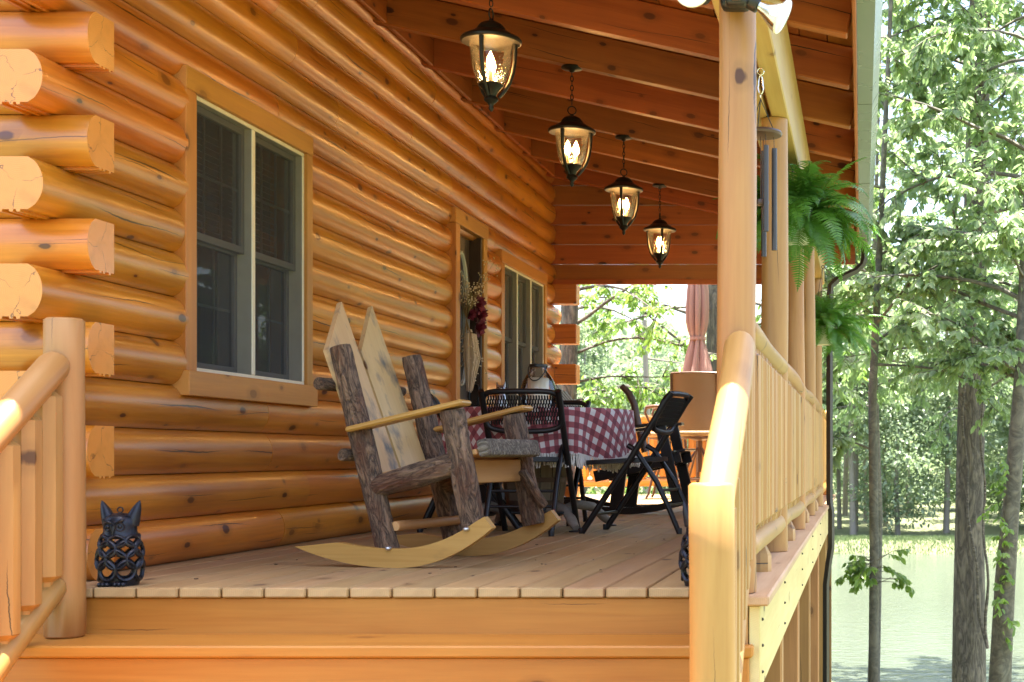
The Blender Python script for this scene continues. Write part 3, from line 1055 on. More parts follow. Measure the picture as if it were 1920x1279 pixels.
# ------------------------------------------------------------------ stairs
st = thing('porch_stairs', 'wide orange stained wooden stairs up to the porch deck', 'stairs', (-1.7, 4.6, -.165))
SM = T(1.7, -4.6, .165)
xl, xr = -3.02, -.36
board('riser', SM @ Vector((xl + .02, 4.9355, -.118)), SM @ Vector((-.478, 4.9355, -.118)), .03, .160, 'stair', st)
zt, yt = -.165, 4.60
for k in range(6):
    board('tread', SM @ Vector((xl, yt + .16, zt - .02)), SM @ Vector((xr, yt + .16, zt - .02)), .318, .04, 'stair', st, b=.006)
    board('riser', SM @ Vector((xl + .015, yt + .04, zt - .12)), SM @ Vector((xr - .015, yt + .04, zt - .12)), .03, .155, 'stair', st)
    zt -= .197; yt -= .285
for xx in (-2.99, -.378):
    g = g_prism([(4.90, -.205), (4.90, -.5), (3.72, -1.3), (3.36, -1.3), (4.55, -.44)], xx - .02, xx + .02, 'x')
    part('stringer', g, 'stair', st, SM, None)

# ------------------------------------------------------------------ railings
BAL = {}
def baluster(parent, m, L):
    L = round(L, 2)
    if L not in BAL:
        BAL[L] = mesh('baluster', g_baluster(L), M['post'], 25)
    return obj('baluster', BAL[L], parent, m)

def flat_rail(p0, p1, label, foot=True, mat='post', group='peeled log railings along the deck edge'):
    """railing bay between two posts at deck level"""
    p0, p1 = Vector(p0), Vector(p1)
    mid = (p0 + p1) / 2
    root = thing('log_railing', label, 'railing', tuple(mid), 0, group)
    o = -mid
    d = (p1 - p0).normalized()
    up = Vector((0, 0, 1))
    stick('top_rail', o + p0 + up * .90, o + p1 + up * .90, .050, .047, mat, root, wob=.03, bend=.006)
    stick('bottom_rail', o + p0 + up * .145, o + p1 + up * .145, .046, .045, mat, root, wob=.03, bend=.005)
    L = (p1 - p0).length
    n = max(2, int(round(L / .118)))
    for i in range(1, n):
        q = p0 + d * (L * i / n)
        b = baluster(root, frame(o + q + up * .155, o + q + up * .895) @ RX(random.uniform(-12, 12)), .74)
        if mat != 'post': b.data = RAILSUN
    if foot:
        q = p0 + d * (L * .42)
        part('foot_block', g_lathe([(.042, 0), (.042, .065), (.022, .105), (.018, .12)], 8), 'post', root, T(*(o + q)), 25)
    return root
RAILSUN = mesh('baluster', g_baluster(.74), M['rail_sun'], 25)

RXX = -.405
bays = [((RXX, POST_Y[0] + .06), (RXX, POST_Y[1] - .05), 'peeled log railing bay between the first post by the stairs and the second'),
        ((RXX, POST_Y[1] + .05), (RXX, POST_Y[2] - .05), 'peeled log railing bay under the hanging fern, second bay from the stairs'),
        ((RXX, POST_Y[2] + .05), (RXX, POST_Y[3] - .05), 'peeled log railing bay third from the stairs, ending at the post by the white pot'),
        ((RXX, POST_Y[3] + .05), (RXX, POST_Y[4] - .05), 'peeled log railing bay farthest from the stairs, ending by the dark downspout')]
for a, b, lab in bays:
    flat_rail((*a, 0), (*b, 0), lab)

def stair_rail(x, y_hi, y_lo, z_hi, label, newel_hi, newel_lo, slope=.71, nb=5):
    root = thing('stair_railing', label, 'railing', (x, y_lo, -1.0))
    o = Vector((-x, -y_lo, 1.0))
    zl = z_hi - slope * (y_hi - y_lo)
    stick('top_rail', o + Vector((x, y_hi, z_hi)), o + Vector((x, y_lo, zl)), .052, .054, 'post', root, wob=.02, bend=.004, cap=.5)
    dz = .76
    stick('bottom_rail', o + Vector((x, y_hi, z_hi - dz)), o + Vector((x, y_lo, zl - dz)), .046, .046, 'post', root, wob=.025, bend=.004)
    n = int(round((y_hi - y_lo) / .118))
    for i in range(n):
        yy = y_hi - .06 - .118 * i
        if yy < y_lo + .05: break
        zz = z_hi - slope * (y_hi - yy)
        baluster(root, frame(o + Vector((x, yy, zz - dz - .0)), o + Vector((x, yy, zz - .0))), dz)
    for nw in (newel_hi, newel_lo):
        if nw is None: continue
        y, zb, ztp, r = nw
        part('newel_post', g_stick(ztp - zb, r * 1.03, r, 24, 8, .012, .002, .12), 'post', root, frame(o + Vector((x, y, zb)), o + Vector((x, y, ztp))), 50)
    return root
stair_rail(-2.775, 4.775, 3.72, .785, 'left stair railing, its tall newel post standing by the owl and log ends', (4.83, -.165, .945, .063), (3.66, -1.0, .17, .063))
stair_rail(-.41, 4.665, 3.86, .85, 'stair railing with a short flat topped newel post, its rail half in sunlight', None, (3.80, -1.05, .392, .062))

# far sunlit railing behind the cabin
flat_rail((-3.75, 16.62, 0), (-2.98, 16.62, 0), 'sunlit orange railing bay behind the cabin, left of the round end post', False, 'rail_sun', 'sunlit railings behind the cabin')
flat_rail((-2.84, 16.62, 0), (-.5, 16.62, 0), 'sunlit orange railing bay behind the bar chairs', False, 'rail_sun', 'sunlit railings behind the cabin')
flat_rail((-5.9, 16.62, 0), (-3.90, 16.62, 0), 'sunlit orange railing bay farthest left behind the cabin', False, 'rail_sun', 'sunlit railings behind the cabin')
flat_rail((RXX, 12.94, 0), (RXX, 16.55, 0), 'log railing bay beyond the last roof post beside the bar chairs', False, 'rail_sun', 'sunlit railings behind the cabin')
for xx, lab in ((-2.91, 'round orange railing post near the middle of the sunlit rail'), (-3.825, 'round orange railing post left in the sunlit rail'), (-.42, 'round railing post at the far corner of the deck')):
    single('railing_post', g_stick(1.0, .066, .062, 18, 6, .02, .002, .15), 'rail_sun', lab, 'post', frame((xx, 16.62, 0), (xx, 16.62, 1.0)), 'round posts of the sunlit railing')

# ------------------------------------------------------------------ pendant lanterns
lan = thing('pendant_lantern', 'x', 'lantern', (0, 0, 0), 0, 'pendant lanterns hung under the porch rafters')
# origin at the ceiling plate underside; hangs down 0.73
part('canopy_plate', g_lathe([(.001, 0.0), (.062, 0.0), (.066, -.008), (.060, -.016), (.020, -.022), (.012, -.034), (.001, -.036)], 24), 'bronze', lan, None, 50)
gs = []
zz = -.045
i = 0
while zz > -.235:
    pts = []
    for k in range(12):
        a = 2 * PI * k / 12
        c, s = .0085 * math.cos(a), .0185 * math.sin(a)
        pts.append((c, 0, zz + s) if i % 2 else (0, c, zz + s))
    gs.append(g_tube(pts, .0028, 5, closed=True))
    zz -= .0285; i += 1
gs.append(mv(g_torus(.025, .004, 18, 6, 'xz'), 0, 0, -.268))
part('chain', join(*gs), 'bronze', lan, None, 60)
part('cap', g_lathe([(.001, -.290), (.010, -.292), (.012, -.303), (.030, -.306), (.052, -.318), (.066, -.336), (.070, -.348), (.088, -.356), (.112, -.372), (.138, -.384), (.144, -.392), (.143, -.402), (.136, -.406), (.105, -.400), (.001, -.396)], 36), 'bronze', lan, None, 40)
gp = [(.104, -.402), (.101, -.42), (.097, -.45), (.094, -.48), (.090, -.515), (.082, -.55), (.069, -.585), (.056, -.608)]
part('glass_shade', (lambda g: (g[0], [f for f in g[1] if len(f) == 4]))(g_lathe(gp, 32)), 'lamp_glass', lan, None, 60)
part('base_cup', g_lathe([(.001, -.598), (.058, -.602), (.060, -.610), (.048, -.622), (.032, -.642), (.024, -.660), (.032, -.668), (.034, -.680), (.024, -.690), (.014, -.698), (.010, -.708), (.013, -.716), (.010, -.726), (.001, -.736)], 24), 'bronze', lan, None, 45)
for k in range(3):
    a = 2 * PI * k / 3
    prof = [(.112, -.396), (.113, -.44), (.110, -.49), (.102, -.54), (.086, -.59), (.062, -.632), (.036, -.664)]
    pts = [(r * math.cos(a), r * math.sin(a), z) for r, z in prof]
    part('arm', g_tube(pts, [.013, .011, .010, .010, .010, .009, .008], 8), 'bronze', lan, None, 60)
for k in range(2):
    a = PI * k + .3
    x, y = .026 * math.cos(a), .026 * math.sin(a)
    part('candle_sleeve', mv(g_lathe([(.009, -.60), (.009, -.545), (.006, -.54)], 10), x, y, 0), 'wax', lan, None, 40)
    part('bulb', mv(g_lathe([(.007, -.540), (.016, -.527), (.019, -.510), (.016, -.490), (.009, -.470), (.002, -.458), (.0005, -.452)], 12), x, y, 0), 'flame', lan, None, 60)
LAN = [(-1.77, 6.63, 'lit bronze lantern nearest the stairs, largest of the row', -98), (-1.77, 8.48, 'second lit bronze lantern from the stairs, above the table', 12),
       (-1.77, 10.33, 'third lit bronze lantern from the stairs, in front of the gable boards', 30), (-1.77, 12.18, 'farthest and smallest lit bronze lantern under the gable boards', -72)]
for i, (x, y, lab, rot) in enumerate(LAN):
    o = lan if i == 0 else copy_tree(lan)
    o.location = (x, y, rz_(x) - .002); o.rotation_euler = (0, 0, R(rot)); o['label'] = lab

# ------------------------------------------------------------------ flood light on the first post
fl = thing('flood_light', 'twin security flood light with unlit bulbs at the top of the post', 'flood light', (-.43, 4.615, 1.985))
part('junction_box', g_box(.10, .07, .09, .02, 3), 'black_plastic', fl, T(.01, .02, .015), 50)
part('sensor', join(mv(g_box(.075, .055, .075, .014, 3), 0, 0, 0)), 'black_plastic', fl, T(.02, -.045, -.0), 50)
part('sensor_lens', g_box(.036, .01, .05, .006, 2), 'chime_tube', fl, T(.022, -.074, -.004), 50)
def par_bulb(m, label):
    neck = part('lamp_holder', join(g_lathe([(.001, -.055), (.026, -.05), (.030, .0), (.030, .03), (.026, .035)], 20)), 'black_plastic', fl, m, 45)
    part('reflector', g_lathe([(.020, .03), (.024, .045), (.036, .07), (.052, .10), (.058, .118)], 24), 'chrome', neck, None, 50)
    part('bulb_lens', g_lathe([(.058, .118), (.061, .121), (.059, .126), (.040, .129), (.001, .130)], 24), 'bulb_face', neck, None, 50)
    return neck
def zdir(p, d):
    m = Vector(d).to_track_quat('Z', 'Y').to_matrix().to_4x4(); m.translation = Vector(p)
    return m
par_bulb(zdir((-.105, -.005, .015), (-.12, -1, -.16)), 'a')
par_bulb(zdir((.062, -.03, -.012), (.90, -.08, -.48)), 'b')
part('swivel_arm', g_tube([(-.03, 0, .02), (-.07, .01, .03), (-.105, .0, .02)], .012, 8), 'black_plastic', fl, None, 50)
part('swivel_arm', g_tube([(.03, -.01, .01), (.05, -.02, .0), (.07, -.03, -.015)], .012, 8), 'black_plastic', fl, None, 50)

# ------------------------------------------------------------------ wind chime
wc = thing('wind_chime', 'silver tube wind chime with dark wooden disc hanging from the beam', 'wind chime', (-.425, 5.85, 2.10))
part('hook', join(mv(g_torus(.014, .0028, 16, 6, 'xz'), 0, 0, -.012)), 'chrome', wc, None, 60)
cb = [(.010 * math.cos(a) * (1.25 if math.sin(a) < 0 else .9), 0, -.068 + .040 * math.sin(a)) for a in [2 * PI * i / 20 for i in range(20)]]
part('carabiner', join(g_tube(cb, .0032, 6, closed=True), mv(g_torus(.011, .002, 14, 6, 'yz'), 0, 0, -.117)), 'chrome', wc, None, 60)
cs = []
for k in range(3):
    a = 2 * PI * k / 3 + .4
    cs.append(g_tube([(0, 0, -.128), (.062 * math.cos(a), .062 * math.sin(a), -.262)], .0022, 5))
part('cord', join(*cs), 'cord', wc, None, 60)
part('disc', g_lathe([(.001, -.258), (.06, -.258), (.088, -.266), (.092, -.274), (.088, -.283), (.06, -.288), (.001, -.288)], 32), 'chime_disc', wc, None, 40)
for k, (L, hz) in enumerate(((.43, 0), (.45, 0), (.47, 0), (.40, 0), (.36, 0))):
    a = 2 * PI * k / 5 + .15
    x, y = .058 * math.cos(a), .058 * math.sin(a)
    g = g_lathe([(.0095, -.335 - L), (.0115, -.335 - L), (.0115, -.335), (.0095, -.335), (.0095, -.34)], 14)
    part('chime_tube', join(mv(g, x, y, 0), g_tube([(x, y, -.34), (x * .95, y * .95, -.285)], .0012, 4)), 'chime_tube', wc, None, 45)
part('striker', join(mv(g_lathe([(.001, -.012), (.030, -.01), (.032, 0), (.030, .01), (.001, .012)], 20), .004, 0, -.565), g_tube([(0, 0, -.56), (0, 0, -.28)], .0015, 4)), 'chime_disc', wc, None, 45)

# ------------------------------------------------------------------ hanging ferns
def frond_mesh(seed, L):
    rr = random.Random(seed)
    V, F = [], []
    n = 34
    lift = rr.uniform(.35, 1.25); drop = rr.uniform(.8, 2.5)
    pts = []
    p = Vector((0, 0, 0)); ang = lift
    for i in range(n + 1):
        pts.append((p.copy(), ang))
        p = p + Vector((math.cos(ang), 0, math.sin(ang))) * L / n
        ang -= drop / n * (0.5 + i / n)
    for i in range(2, n + 1):
        q, a = pts[i]
        t = i / n
        wl = L * .16 * math.sin(PI * min(1, .12 + t * .9)) ** .8 + .004
        tx = Vector((math.cos(a), 0, math.sin(a))); up = Vector((-math.sin(a), 0, math.cos(a)))
        wd = L / n * .40
        for s in (-1, 1):
            d = (Vector((0, s, 0)) * .94 + tx * .3 - up * rr.uniform(.02, .28)).normalized()
            b = q; k = len(V)
            m1 = b + d * wl * .5; e = b + d * wl
            V += [tuple(b - tx * wd), tuple(m1 - tx * wd * .9 + up * .002), tuple(e), tuple(m1 + tx * wd * .9 + up * .002), tuple(b + tx * wd)]
            F += [(k, k + 1, k + 3, k + 4), (k + 1, k + 2, k + 3)]
    g = g_tube([tuple(q) for q, a in pts[::4]] + [tuple(pts[-1][0])], .0022, 4)
    k = len(V)
    V += g[0]; F += [tuple(i + k for i in f) for f in g[1]]
    return mesh('frond', (V, F), M['fern'], None, fix=False)
FR = [frond_mesh(i, L) for i, L in enumerate((.52, .46, .40, .55, .36, .48, .44, .50))]
def fern(loc, label, seed, n=84):
    rr = random.Random(seed)
    root = thing('hanging_fern', label, 'hanging fern', loc, 0, 'ferns hanging from the porch beam')
    part('pot', g_lathe([(.075, -.14), (.085, -.14), (.118, -.005), (.126, -.005), (.126, .015), (.112, .015), (.105, -.02), (.001, -.02)], 24), 'white_pot', root, None, 40)
    part('hanger_wire', join(*[g_tube([(.12 * math.cos(a), .12 * math.sin(a), .005), (.008 * math.cos(a), .008 * math.sin(a), 2.10 - loc[2] - .02)], .0022, 4) for a in (.3, 2.4, 4.5)], mv(g_torus(.012, .003, 12, 5, 'xz'), 0, 0, 2.10 - loc[2] - .012)), 'black_metal', root, None, 60)
    for i in range(n):
        a = 2 * PI * (i * .618034) + rr.uniform(-.2, .2)
        r = .10 * math.sqrt(rr.random())
        s = rr.uniform(.62, 1.05)
        lean = rr.uniform(-46, 34) if i % 3 else rr.uniform(20, 62)
        m = T(r * math.cos(a), r * math.sin(a), .0) @ Matrix.Rotation(a, 4, 'Z') @ RY(lean) @ RX(rr.uniform(-25, 25)) @ Matrix.Scale(s, 4)
        obj('frond', FR[rr.randrange(len(FR))], root, m)
    return root
fern((-.38, 7.80, 1.80), 'large bushy green fern hanging nearest, beside the second roof post', 4, 210)
fern((-.33, 11.9, 1.56), 'smaller hanging fern farther along, in a white pot by the downspout', 8, 140)
# ------------------------------------------------------------------ bark log rocking chair
rc = thing('log_rocking_chair', 'rustic bark log rocking chair with two pale pointed back boards', 'rocking chair', (-1.86, 6.13, 0), R(-9.5))
W2 = .31
def bark_log(name, p0, p1, r0, r1, seed):
    random.seed(seed)
    L = (Vector(p1) - Vector(p0)).length
    n, seg = 40, 46
    V, F = [], []
    ph = [random.uniform(0, 6.28) for _ in range(9)]
    for i in range(seg + 1):
        t = i / seg; x = L * t
        r = r0 + (r1 - r0) * t
        r *= 1 + .04 * math.sin(t * 9 + ph[0])
        end = min(1, min(i, seg - i) / 1.5)
        for k in range(n):
            a = 2 * PI * k / n
            rid = abs(math.sin(a * 6.5 + 1.3 * math.sin(x * 26 + ph[1]) + .9 * math.sin(x * 55 + a * 2 + ph[2]))) ** .6
            rr = r * (.90 + .08 * rid + .03 * math.sin(a * 2 + ph[3]) + .02 * math.sin(a * 3 + t * 6 + ph[4]) + random.uniform(-.012, .012))
            rr *= .93 + .07 * end
            V.append((x, rr * math.cos(a), rr * math.sin(a)))
    for i in range(seg):
        for k in range(n):
            l = (k + 1) % n
            F.append((i * n + k, i * n + l, (i + 1) * n + l, (i + 1) * n + k))
    F.append(tuple(range(n))[::-1]); F.append(tuple(seg * n + k for k in range(n)))
    return part(name, (V, F), 'bark', rc, frame(p0, p1), 60)
def rocker_outline():
    top, bot = [], []
    n = 26
    for i in range(n + 1):
        t = i / n
        x = -.47 + .88 * t
        c = ((x + .02) / .47)
        zb = .0 + .135 * (abs(c) ** 2.1) * (1.5 if c > 0 else .68)
        h = .074 * (max(0, 1 - abs(2 * t - 1) ** (26 if t > .5 else 6))) ** .6 + .006
        if t > .8: h *= 1.0
        if t < .22: h *= (.12 + .88 * (t / .22) ** .8)
        bot.append((x, zb)); top.append((x, zb + h))
    return bot + top[::-1]
RO = rocker_outline()
for s, lab in ((-1, None), (1, None)):
    g = g_prism([(p, q) for p, q in RO], s * (W2 + .045) - .02, s * (W2 + .045) + .02, 'y')
    part('rocker', g, 'rocker_board', rc, None, 25)
    bark_log('post', (-.075, s * W2, .035), (-.30, s * W2, .93), .051, .048, 10 + s)
    bark_log('post', (.305, s * W2, .15), (.205, s * W2, .655), .051, .052, 20 + s)
    bark_log('side_rail', (-.135, s * (W2 + .0), .335), (.225, s * (W2 - .01), .435), .052, .056, 30 + s)
    # arm board
    board('armrest', (-.235, s * (W2 + .03), .575), (.275, s * (W2 + .01), .690), .11, .023, 'rocker_board', rc, b=.008)
    for xx, zz in ((-.045, .082), (.30, .165)):
        part('bolt', mv(g_sphere(.014, 10, 6, .7), 0, 0, 0), 'bolt', rc, T(xx, s * (W2 + .068), zz), 60)
# cross pieces behind the back boards
for (xx, zz) in ((-.342, .77), (-.232, .47)):
    stick('cross_bar', (xx - .03, -W2 - .05, zz), (xx - .03, W2 + .05, zz), .027, .025, 'bark', rc, wob=.05)
# back boards: steep slanting top cut
def back_board(y0, y1, ztip):
    P = [(0, y0), (ztip, y0), (ztip - .02, y0 + .02), (ztip - .25, y1), (0, y1)]
    V, F = g_prism([(a, b) for a, b in P], -.0125, .0125, 'z')
    # local X runs up the board
    m = frame((-.185, 0, .36), (-.478, 0, 1.15), (1, 0, 0))
    o = part('back_board', (V, F), 'pale_board', rc, m, 20)
back_board(-.262, -.010, .855)
back_board(.010, .268, .845)
random.seed(40)
for i in range(4):
    x = -.14 + .118 * i
    board('seat_slat', (x + .04, -W2 + .02, .388 + .028 * i), (x + .04, W2 - .02, .388 + .028 * i), .10, .024, 'seat_board', rc, up=(-.27, 0, 1))
# front seat slab with a live bark edge
g = g_box(.05, 2 * W2 - .06, .075, .012, 2)
bark_edge = part('seat_slab', g, 'bark_edge', rc, T(.325, 0, .500) @ RY(-14), 40)
board('apron', (.245, -W2 + .03, .40), (.245, W2 - .03, .40), .03, .10, 'seat_board', rc)
stick('brace', (.29, W2 - .10, .40), (.36, W2 - .015, .235), .02, .022, 'bark', rc)
stick('cross_bar', (-.05, -W2, .17), (-.05, W2, .17), .022, .022, 'seat_board', rc)

# ------------------------------------------------------------------ folding chairs
fc = thing('folding_chair', 'x', 'folding chair', (0, 0, 0), 0, 'black folding chairs round the table')
HW = .225
for s in (-1, 1):
    pts = [(.27, s * HW, .0), (.12, s * HW, .22), (-.02, s * HW, .425), (-.15, s * HW, .63), (-.255, s * HW, .80), (-.29, s * HW, .845)]
    part('leg', g_tube(pts, [.019] * 6, 8), 'black_metal', fc, None, 50)
    pts = [(-.33, s * (HW - .03), .0), (-.27, s * (HW - .03), .14), (-.19, s * (HW - .03), .31), (-.06, s * (HW - .03), .50), (-.01, s * (HW - .03), .53)]
    part('leg', g_tube(pts, [.0165] * 5, 8), 'black_metal', fc, None, 50)
    for q in ((.268, s * HW), (-.328, s * (HW - .03))):
        part('foot_cap', mv(g_lathe([(.017, 0), (.018, .03), (.015, .035)], 10), q[0], q[1], 0), 'black_plastic', fc, None, 40)
for p, q in (((.19, -HW, .115), (.19, HW, .115)), ((-.255, -HW + .03, .17), (-.255, HW - .03, .17)), ((-.215, -HW + .03, .26), (-.215, HW - .03, .26))):
    part('stretcher', g_tube([p, q], .009, 8), 'black_metal', fc, None, 50)
# seat: rounded slab
so = []
for i in range(28):
    a = 2 * PI * i / 28
    c, s = math.cos(a), math.sin(a)
    so.append((.03 + .225 * math.copysign(abs(c) ** .45, c), .205 * math.copysign(abs(s) ** .45, s)))
seat = g_prism(so, .425, .452, 'z')
part('seat', xf(seat, T(0, 0, .0) @ RY(3)), 'black_plastic', fc, None, 40)
# backrest: curved frame with a lattice of slots
def back_pt(y, z):
    t = (z - .62) / .235
    x = -.155 - .115 * t - .05 * (1 - (y / .235) ** 2) * .6
    return (x, y, z)
ring = []
for i in range(40):
    a = 2 * PI * i / 40
    c, s = math.cos(a), math.sin(a)
    y = .228 * math.copysign(abs(c) ** .33, c); z = .735 + .108 * math.copysign(abs(s) ** .42, s)
    if s < 0: z -= .018 * (1 - (y / .23) ** 2)
    ring.append(back_pt(y, z))
part('back_frame', g_tube(ring, .0165, 8, closed=True), 'black_plastic', fc, None, 60)
lat = []
rows = 7
zs = [.652 + .166 * j / rows for j in range(rows + 1)]
NY = 26
for j in range(rows):
    for i in range(NY):
        y = -.205 + .41 * (i + (.5 if j % 2 else 0)) / NY
        if abs(y) > .208: continue
        lat.append(g_tube([back_pt(y, zs[j]), back_pt(y, zs[j + 1])], .0050, 4, caps=False))
for j in range(1, rows):
    for i in range(NY * 2):
        if (i + j) % 2: continue
        y0 = -.205 + .41 * (i / 2) / NY; y1 = y0 + .41 * .5 / NY
        lat.append(g_tube([back_pt(y0, zs[j]), back_pt(y1, zs[j])], .0046, 4, caps=False))
part('back_lattice', join(*lat), 'black_plastic', fc, None, None)
FC = [((-1.99, 8.36), 90, 'black folding chair with its lattice back to the camera at the gingham table'),
      ((-1.385, 8.52), 172, 'black folding chair seen from the side, right of the gingham table'),
      ((-2.42, 8.72), 14, 'black folding chair by the log wall behind the bark rocker'),
      ((-2.16, 9.50), -92, 'black folding chair on the far side of the gingham table')]
for i, ((x, y), rz, lab) in enumerate(FC):
    o = fc if i == 0 else copy_tree(fc)
    o.location = (x, y, 0); o.rotation_euler = (0, 0, R(rz)); o['label'] = lab

# ------------------------------------------------------------------ barrel table and cloth
TX, TY, TZ = -2.095, 8.90, .765
tb = thing('barrel_table', 'round table on a weathered wooden barrel with splayed feet', 'table', (TX, TY, 0))
part('tabletop', g_lathe([(.001, TZ - .035), (.60, TZ - .035), (.605, TZ - .02), (.60, TZ - .004), (.001, TZ - .004)], 48), 'seat_board', tb, None, 40)
def barrel_r(z):
    t = (z - .14) / .58
    return .17 + .04 * math.sin(PI * min(1, max(0, t)))
ns = 16
for k in range(ns):
    a0 = 2 * PI * (k + .04) / ns; a1 = 2 * PI * (k + .96) / ns
    V, F = [], []
    zz = [.14 + .58 * i / 6 for i in range(7)]
    for z in zz:
        for a in (a0, (a0 + a1) / 2, a1):
            V.append((barrel_r(z) * math.cos(a), barrel_r(z) * math.sin(a), z))
        for a in (a1, a0):
            V.append(((barrel_r(z) - .02) * math.cos(a), (barrel_r(z) - .02) * math.sin(a), z))
    for i in range(6):
        for q in range(5):
            F.append((i * 5 + q, i * 5 + (q + 1) % 5, (i + 1) * 5 + (q + 1) % 5, (i + 1) * 5 + q))
    F.append(tuple(range(5))); F.append(tuple(30 + q for q in range(5)))
    # turn so grain (local X) runs up the stave
    m = RY(-90)
    part('stave', xf((V, F), m.inverted()), 'barrel', tb, m, 25)
for z0 in (.155, .30, .62):
    part('hoop', g_lathe([(barrel_r(z0) + .001, z0), (barrel_r(z0) + .005, z0), (barrel_r(z0 + .03) + .005, z0 + .03), (barrel_r(z0 + .03) + .001, z0 + .03)], 36), 'brown_slat', tb, None, 40)
part('base_ring', g_lathe([(.001, .105), (.205, .105), (.21, .112), (.205, .138), (.001, .138)], 36), 'black_wood', tb, None, 40)
for k in range(4):
    a = R(-50 + 90 * k)
    c, s = math.cos(a), math.sin(a)
    pts = [(r * c, r * s, z) for r, z in ((.16, .10), (.30, .15), (.42, .13), (.50, .06), (.545, .025))]
    part('leg', g_tube(pts, [.03, .032, .03, .032, .022], 8), 'grey_wood', tb, None, 60)
    part('foot_pad', mv(g_lathe([(.045, 0), (.045, .008), (.03, .012)], 14), .545 * c, .545 * s, 0), 'black_plastic', tb, None, 40)

# tablecloth: flat top, hanging skirt with folds, UV = flat cloth coordinates
def cloth():
    nA, nR = 220, 30
    R0 = .622
    V, UV, F = [], [], []
    drop = .285
    rng = random.Random(3)
    ph = [rng.uniform(0, 6.28) for _ in range(6)]
    radii = [R0 * i / 8 for i in range(9)] + [R0 + drop * i / 20 for i in range(1, 21)]
    for ri, r in enumerate(radii):
        for k in range(nA):
            a = 2 * PI * k / nA
            if r <= R0:
                x, y, z = r * math.cos(a), r * math.sin(a), TZ
                if r > R0 - .02: z -= .004
            else:
                t = (r - R0) / drop
                fold = (.55 * math.sin(13 * a + ph[0] + .5 * math.sin(3 * a + ph[1])) + .35 * math.sin(21 * a + ph[2]) + .3 * math.sin(7 * a + ph[3]))
                rr = R0 + .006 + .030 * fold * t ** .8 + .018 * t
                dz = (r - R0) * (1 + .06 * math.sin(4 * a + ph[4]) + .03 * math.sin(9 * a + ph[5]))
                x, y, z = rr * math.cos(a), rr * math.sin(a), TZ - .008 - dz
            V.append((x, y, z)); UV.append((r * math.cos(a - .5) + 3, r * math.sin(a - .5) + 3))
    n = len(radii)
    for i in range(n - 1):
        for k in range(nA):
            l = (k + 1) % nA
            F.append((i * nA + k, i * nA + l, (i + 1) * nA + l, (i + 1) * nA + k))
    me = mesh('tablecloth', (V, F), M['gingham'], 80)
    uv = me.uv_layers.new(name='UVMap')
    for lp in me.loops:
        uv.data[lp.index].uv = UV[lp.vertex_index]
    o = obj('tablecloth', me, None, T(TX, TY, 0))
    o['label'] = 'red and white gingham tablecloth with white fringe draped over the round table'
    o['category'] = 'tablecloth'
    edge = V[(n - 1) * nA:]
    gs = []
    for k in range(0, nA * 2):
        i0 = k // 2
        p = Vector(edge[i0]).lerp(Vector(edge[(i0 + 1) % nA]), .5 * (k % 2))
        d = Vector((p.x, p.y, 0)).normalized(); tn = Vector((-d.y, d.x, 0))
        L = rng.uniform(.062, .088)
        q1 = p + tn * rng.uniform(-.006, .006) + d * .003 + Vector((0, 0, -L * .5))
        q2 = q1 + tn * rng.uniform(-.010, .010) + d * rng.uniform(-.008, .008) + Vector((0, 0, -L * .5))
        gs.append(g_tube([tuple(p + Vector((0, 0, .004))), tuple(q1), tuple(q2)], [.003, .004, .005], 4))
    f = part('fringe', join(*gs), 'fringe', o, None, 60, kind='stuff')
cloth()

# ------------------------------------------------------------------ things on the table
jar = thing('candle_jar', 'large glass jug lantern with black collar, wire handle and cream candle inside', 'candle jar', (-2.045, 8.78, TZ))
part('glass_body', (lambda g: (g[0], [f for f in g[1] if len(f) == 4]))(g_lathe([(.004, .002), (.10, .002), (.108, .02), (.112, .08), (.110, .12), (.098, .17), (.072, .215), (.054, .235), (.050, .268)], 32)), 'jar_glass', jar, None, 60)
part('collar', g_lathe([(.052, .262), (.057, .264), (.057, .280), (.052, .282), (.048, .272)], 28), 'black_metal', jar, None, 50)
hp = [(.057 * math.cos(t), -.105 * math.sin(t) ** .8, .272 - .10 * math.sin(t)) for t in [PI * i / 18 for i in range(19)]]
part('handle', g_tube(hp, .004, 6), 'black_metal', jar, None, 60)
part('candle', g_lathe([(.001, .004), (.065, .004), (.066, .19), (.06, .195), (.001, .188)], 24), 'wax', jar, None, 40)
cat = thing('cat_figurine', 'small silver cat shaped figurine on the table before the far window', 'figurine', (-2.30, 8.85, TZ))
part('body', join(g_lathe([(.001, 0), (.042, .0), (.045, .02), (.034, .075), (.024, .10), (.001, .105)], 16)), 'figurine', cat, None, 50)
part('head', join(mv(g_sphere(.030, 14, 10), 0, 0, .125), xf(g_lathe([(.012, 0), (.001, .034)], 8), T(-.019, 0, .142) @ RY(-14)), xf(g_lathe([(.012, 0), (.001, .034)], 8), T(.019, 0, .142) @ RY(14))), 'figurine', cat, None, 50)
part('eye', join(mv(g_torus(.009, .0025, 12, 5, 'xz'), -.012, -.028, .130), mv(g_torus(.009, .0025, 12, 5, 'xz'), .012, -.028, .130)), 'black_metal', cat, None, 60)

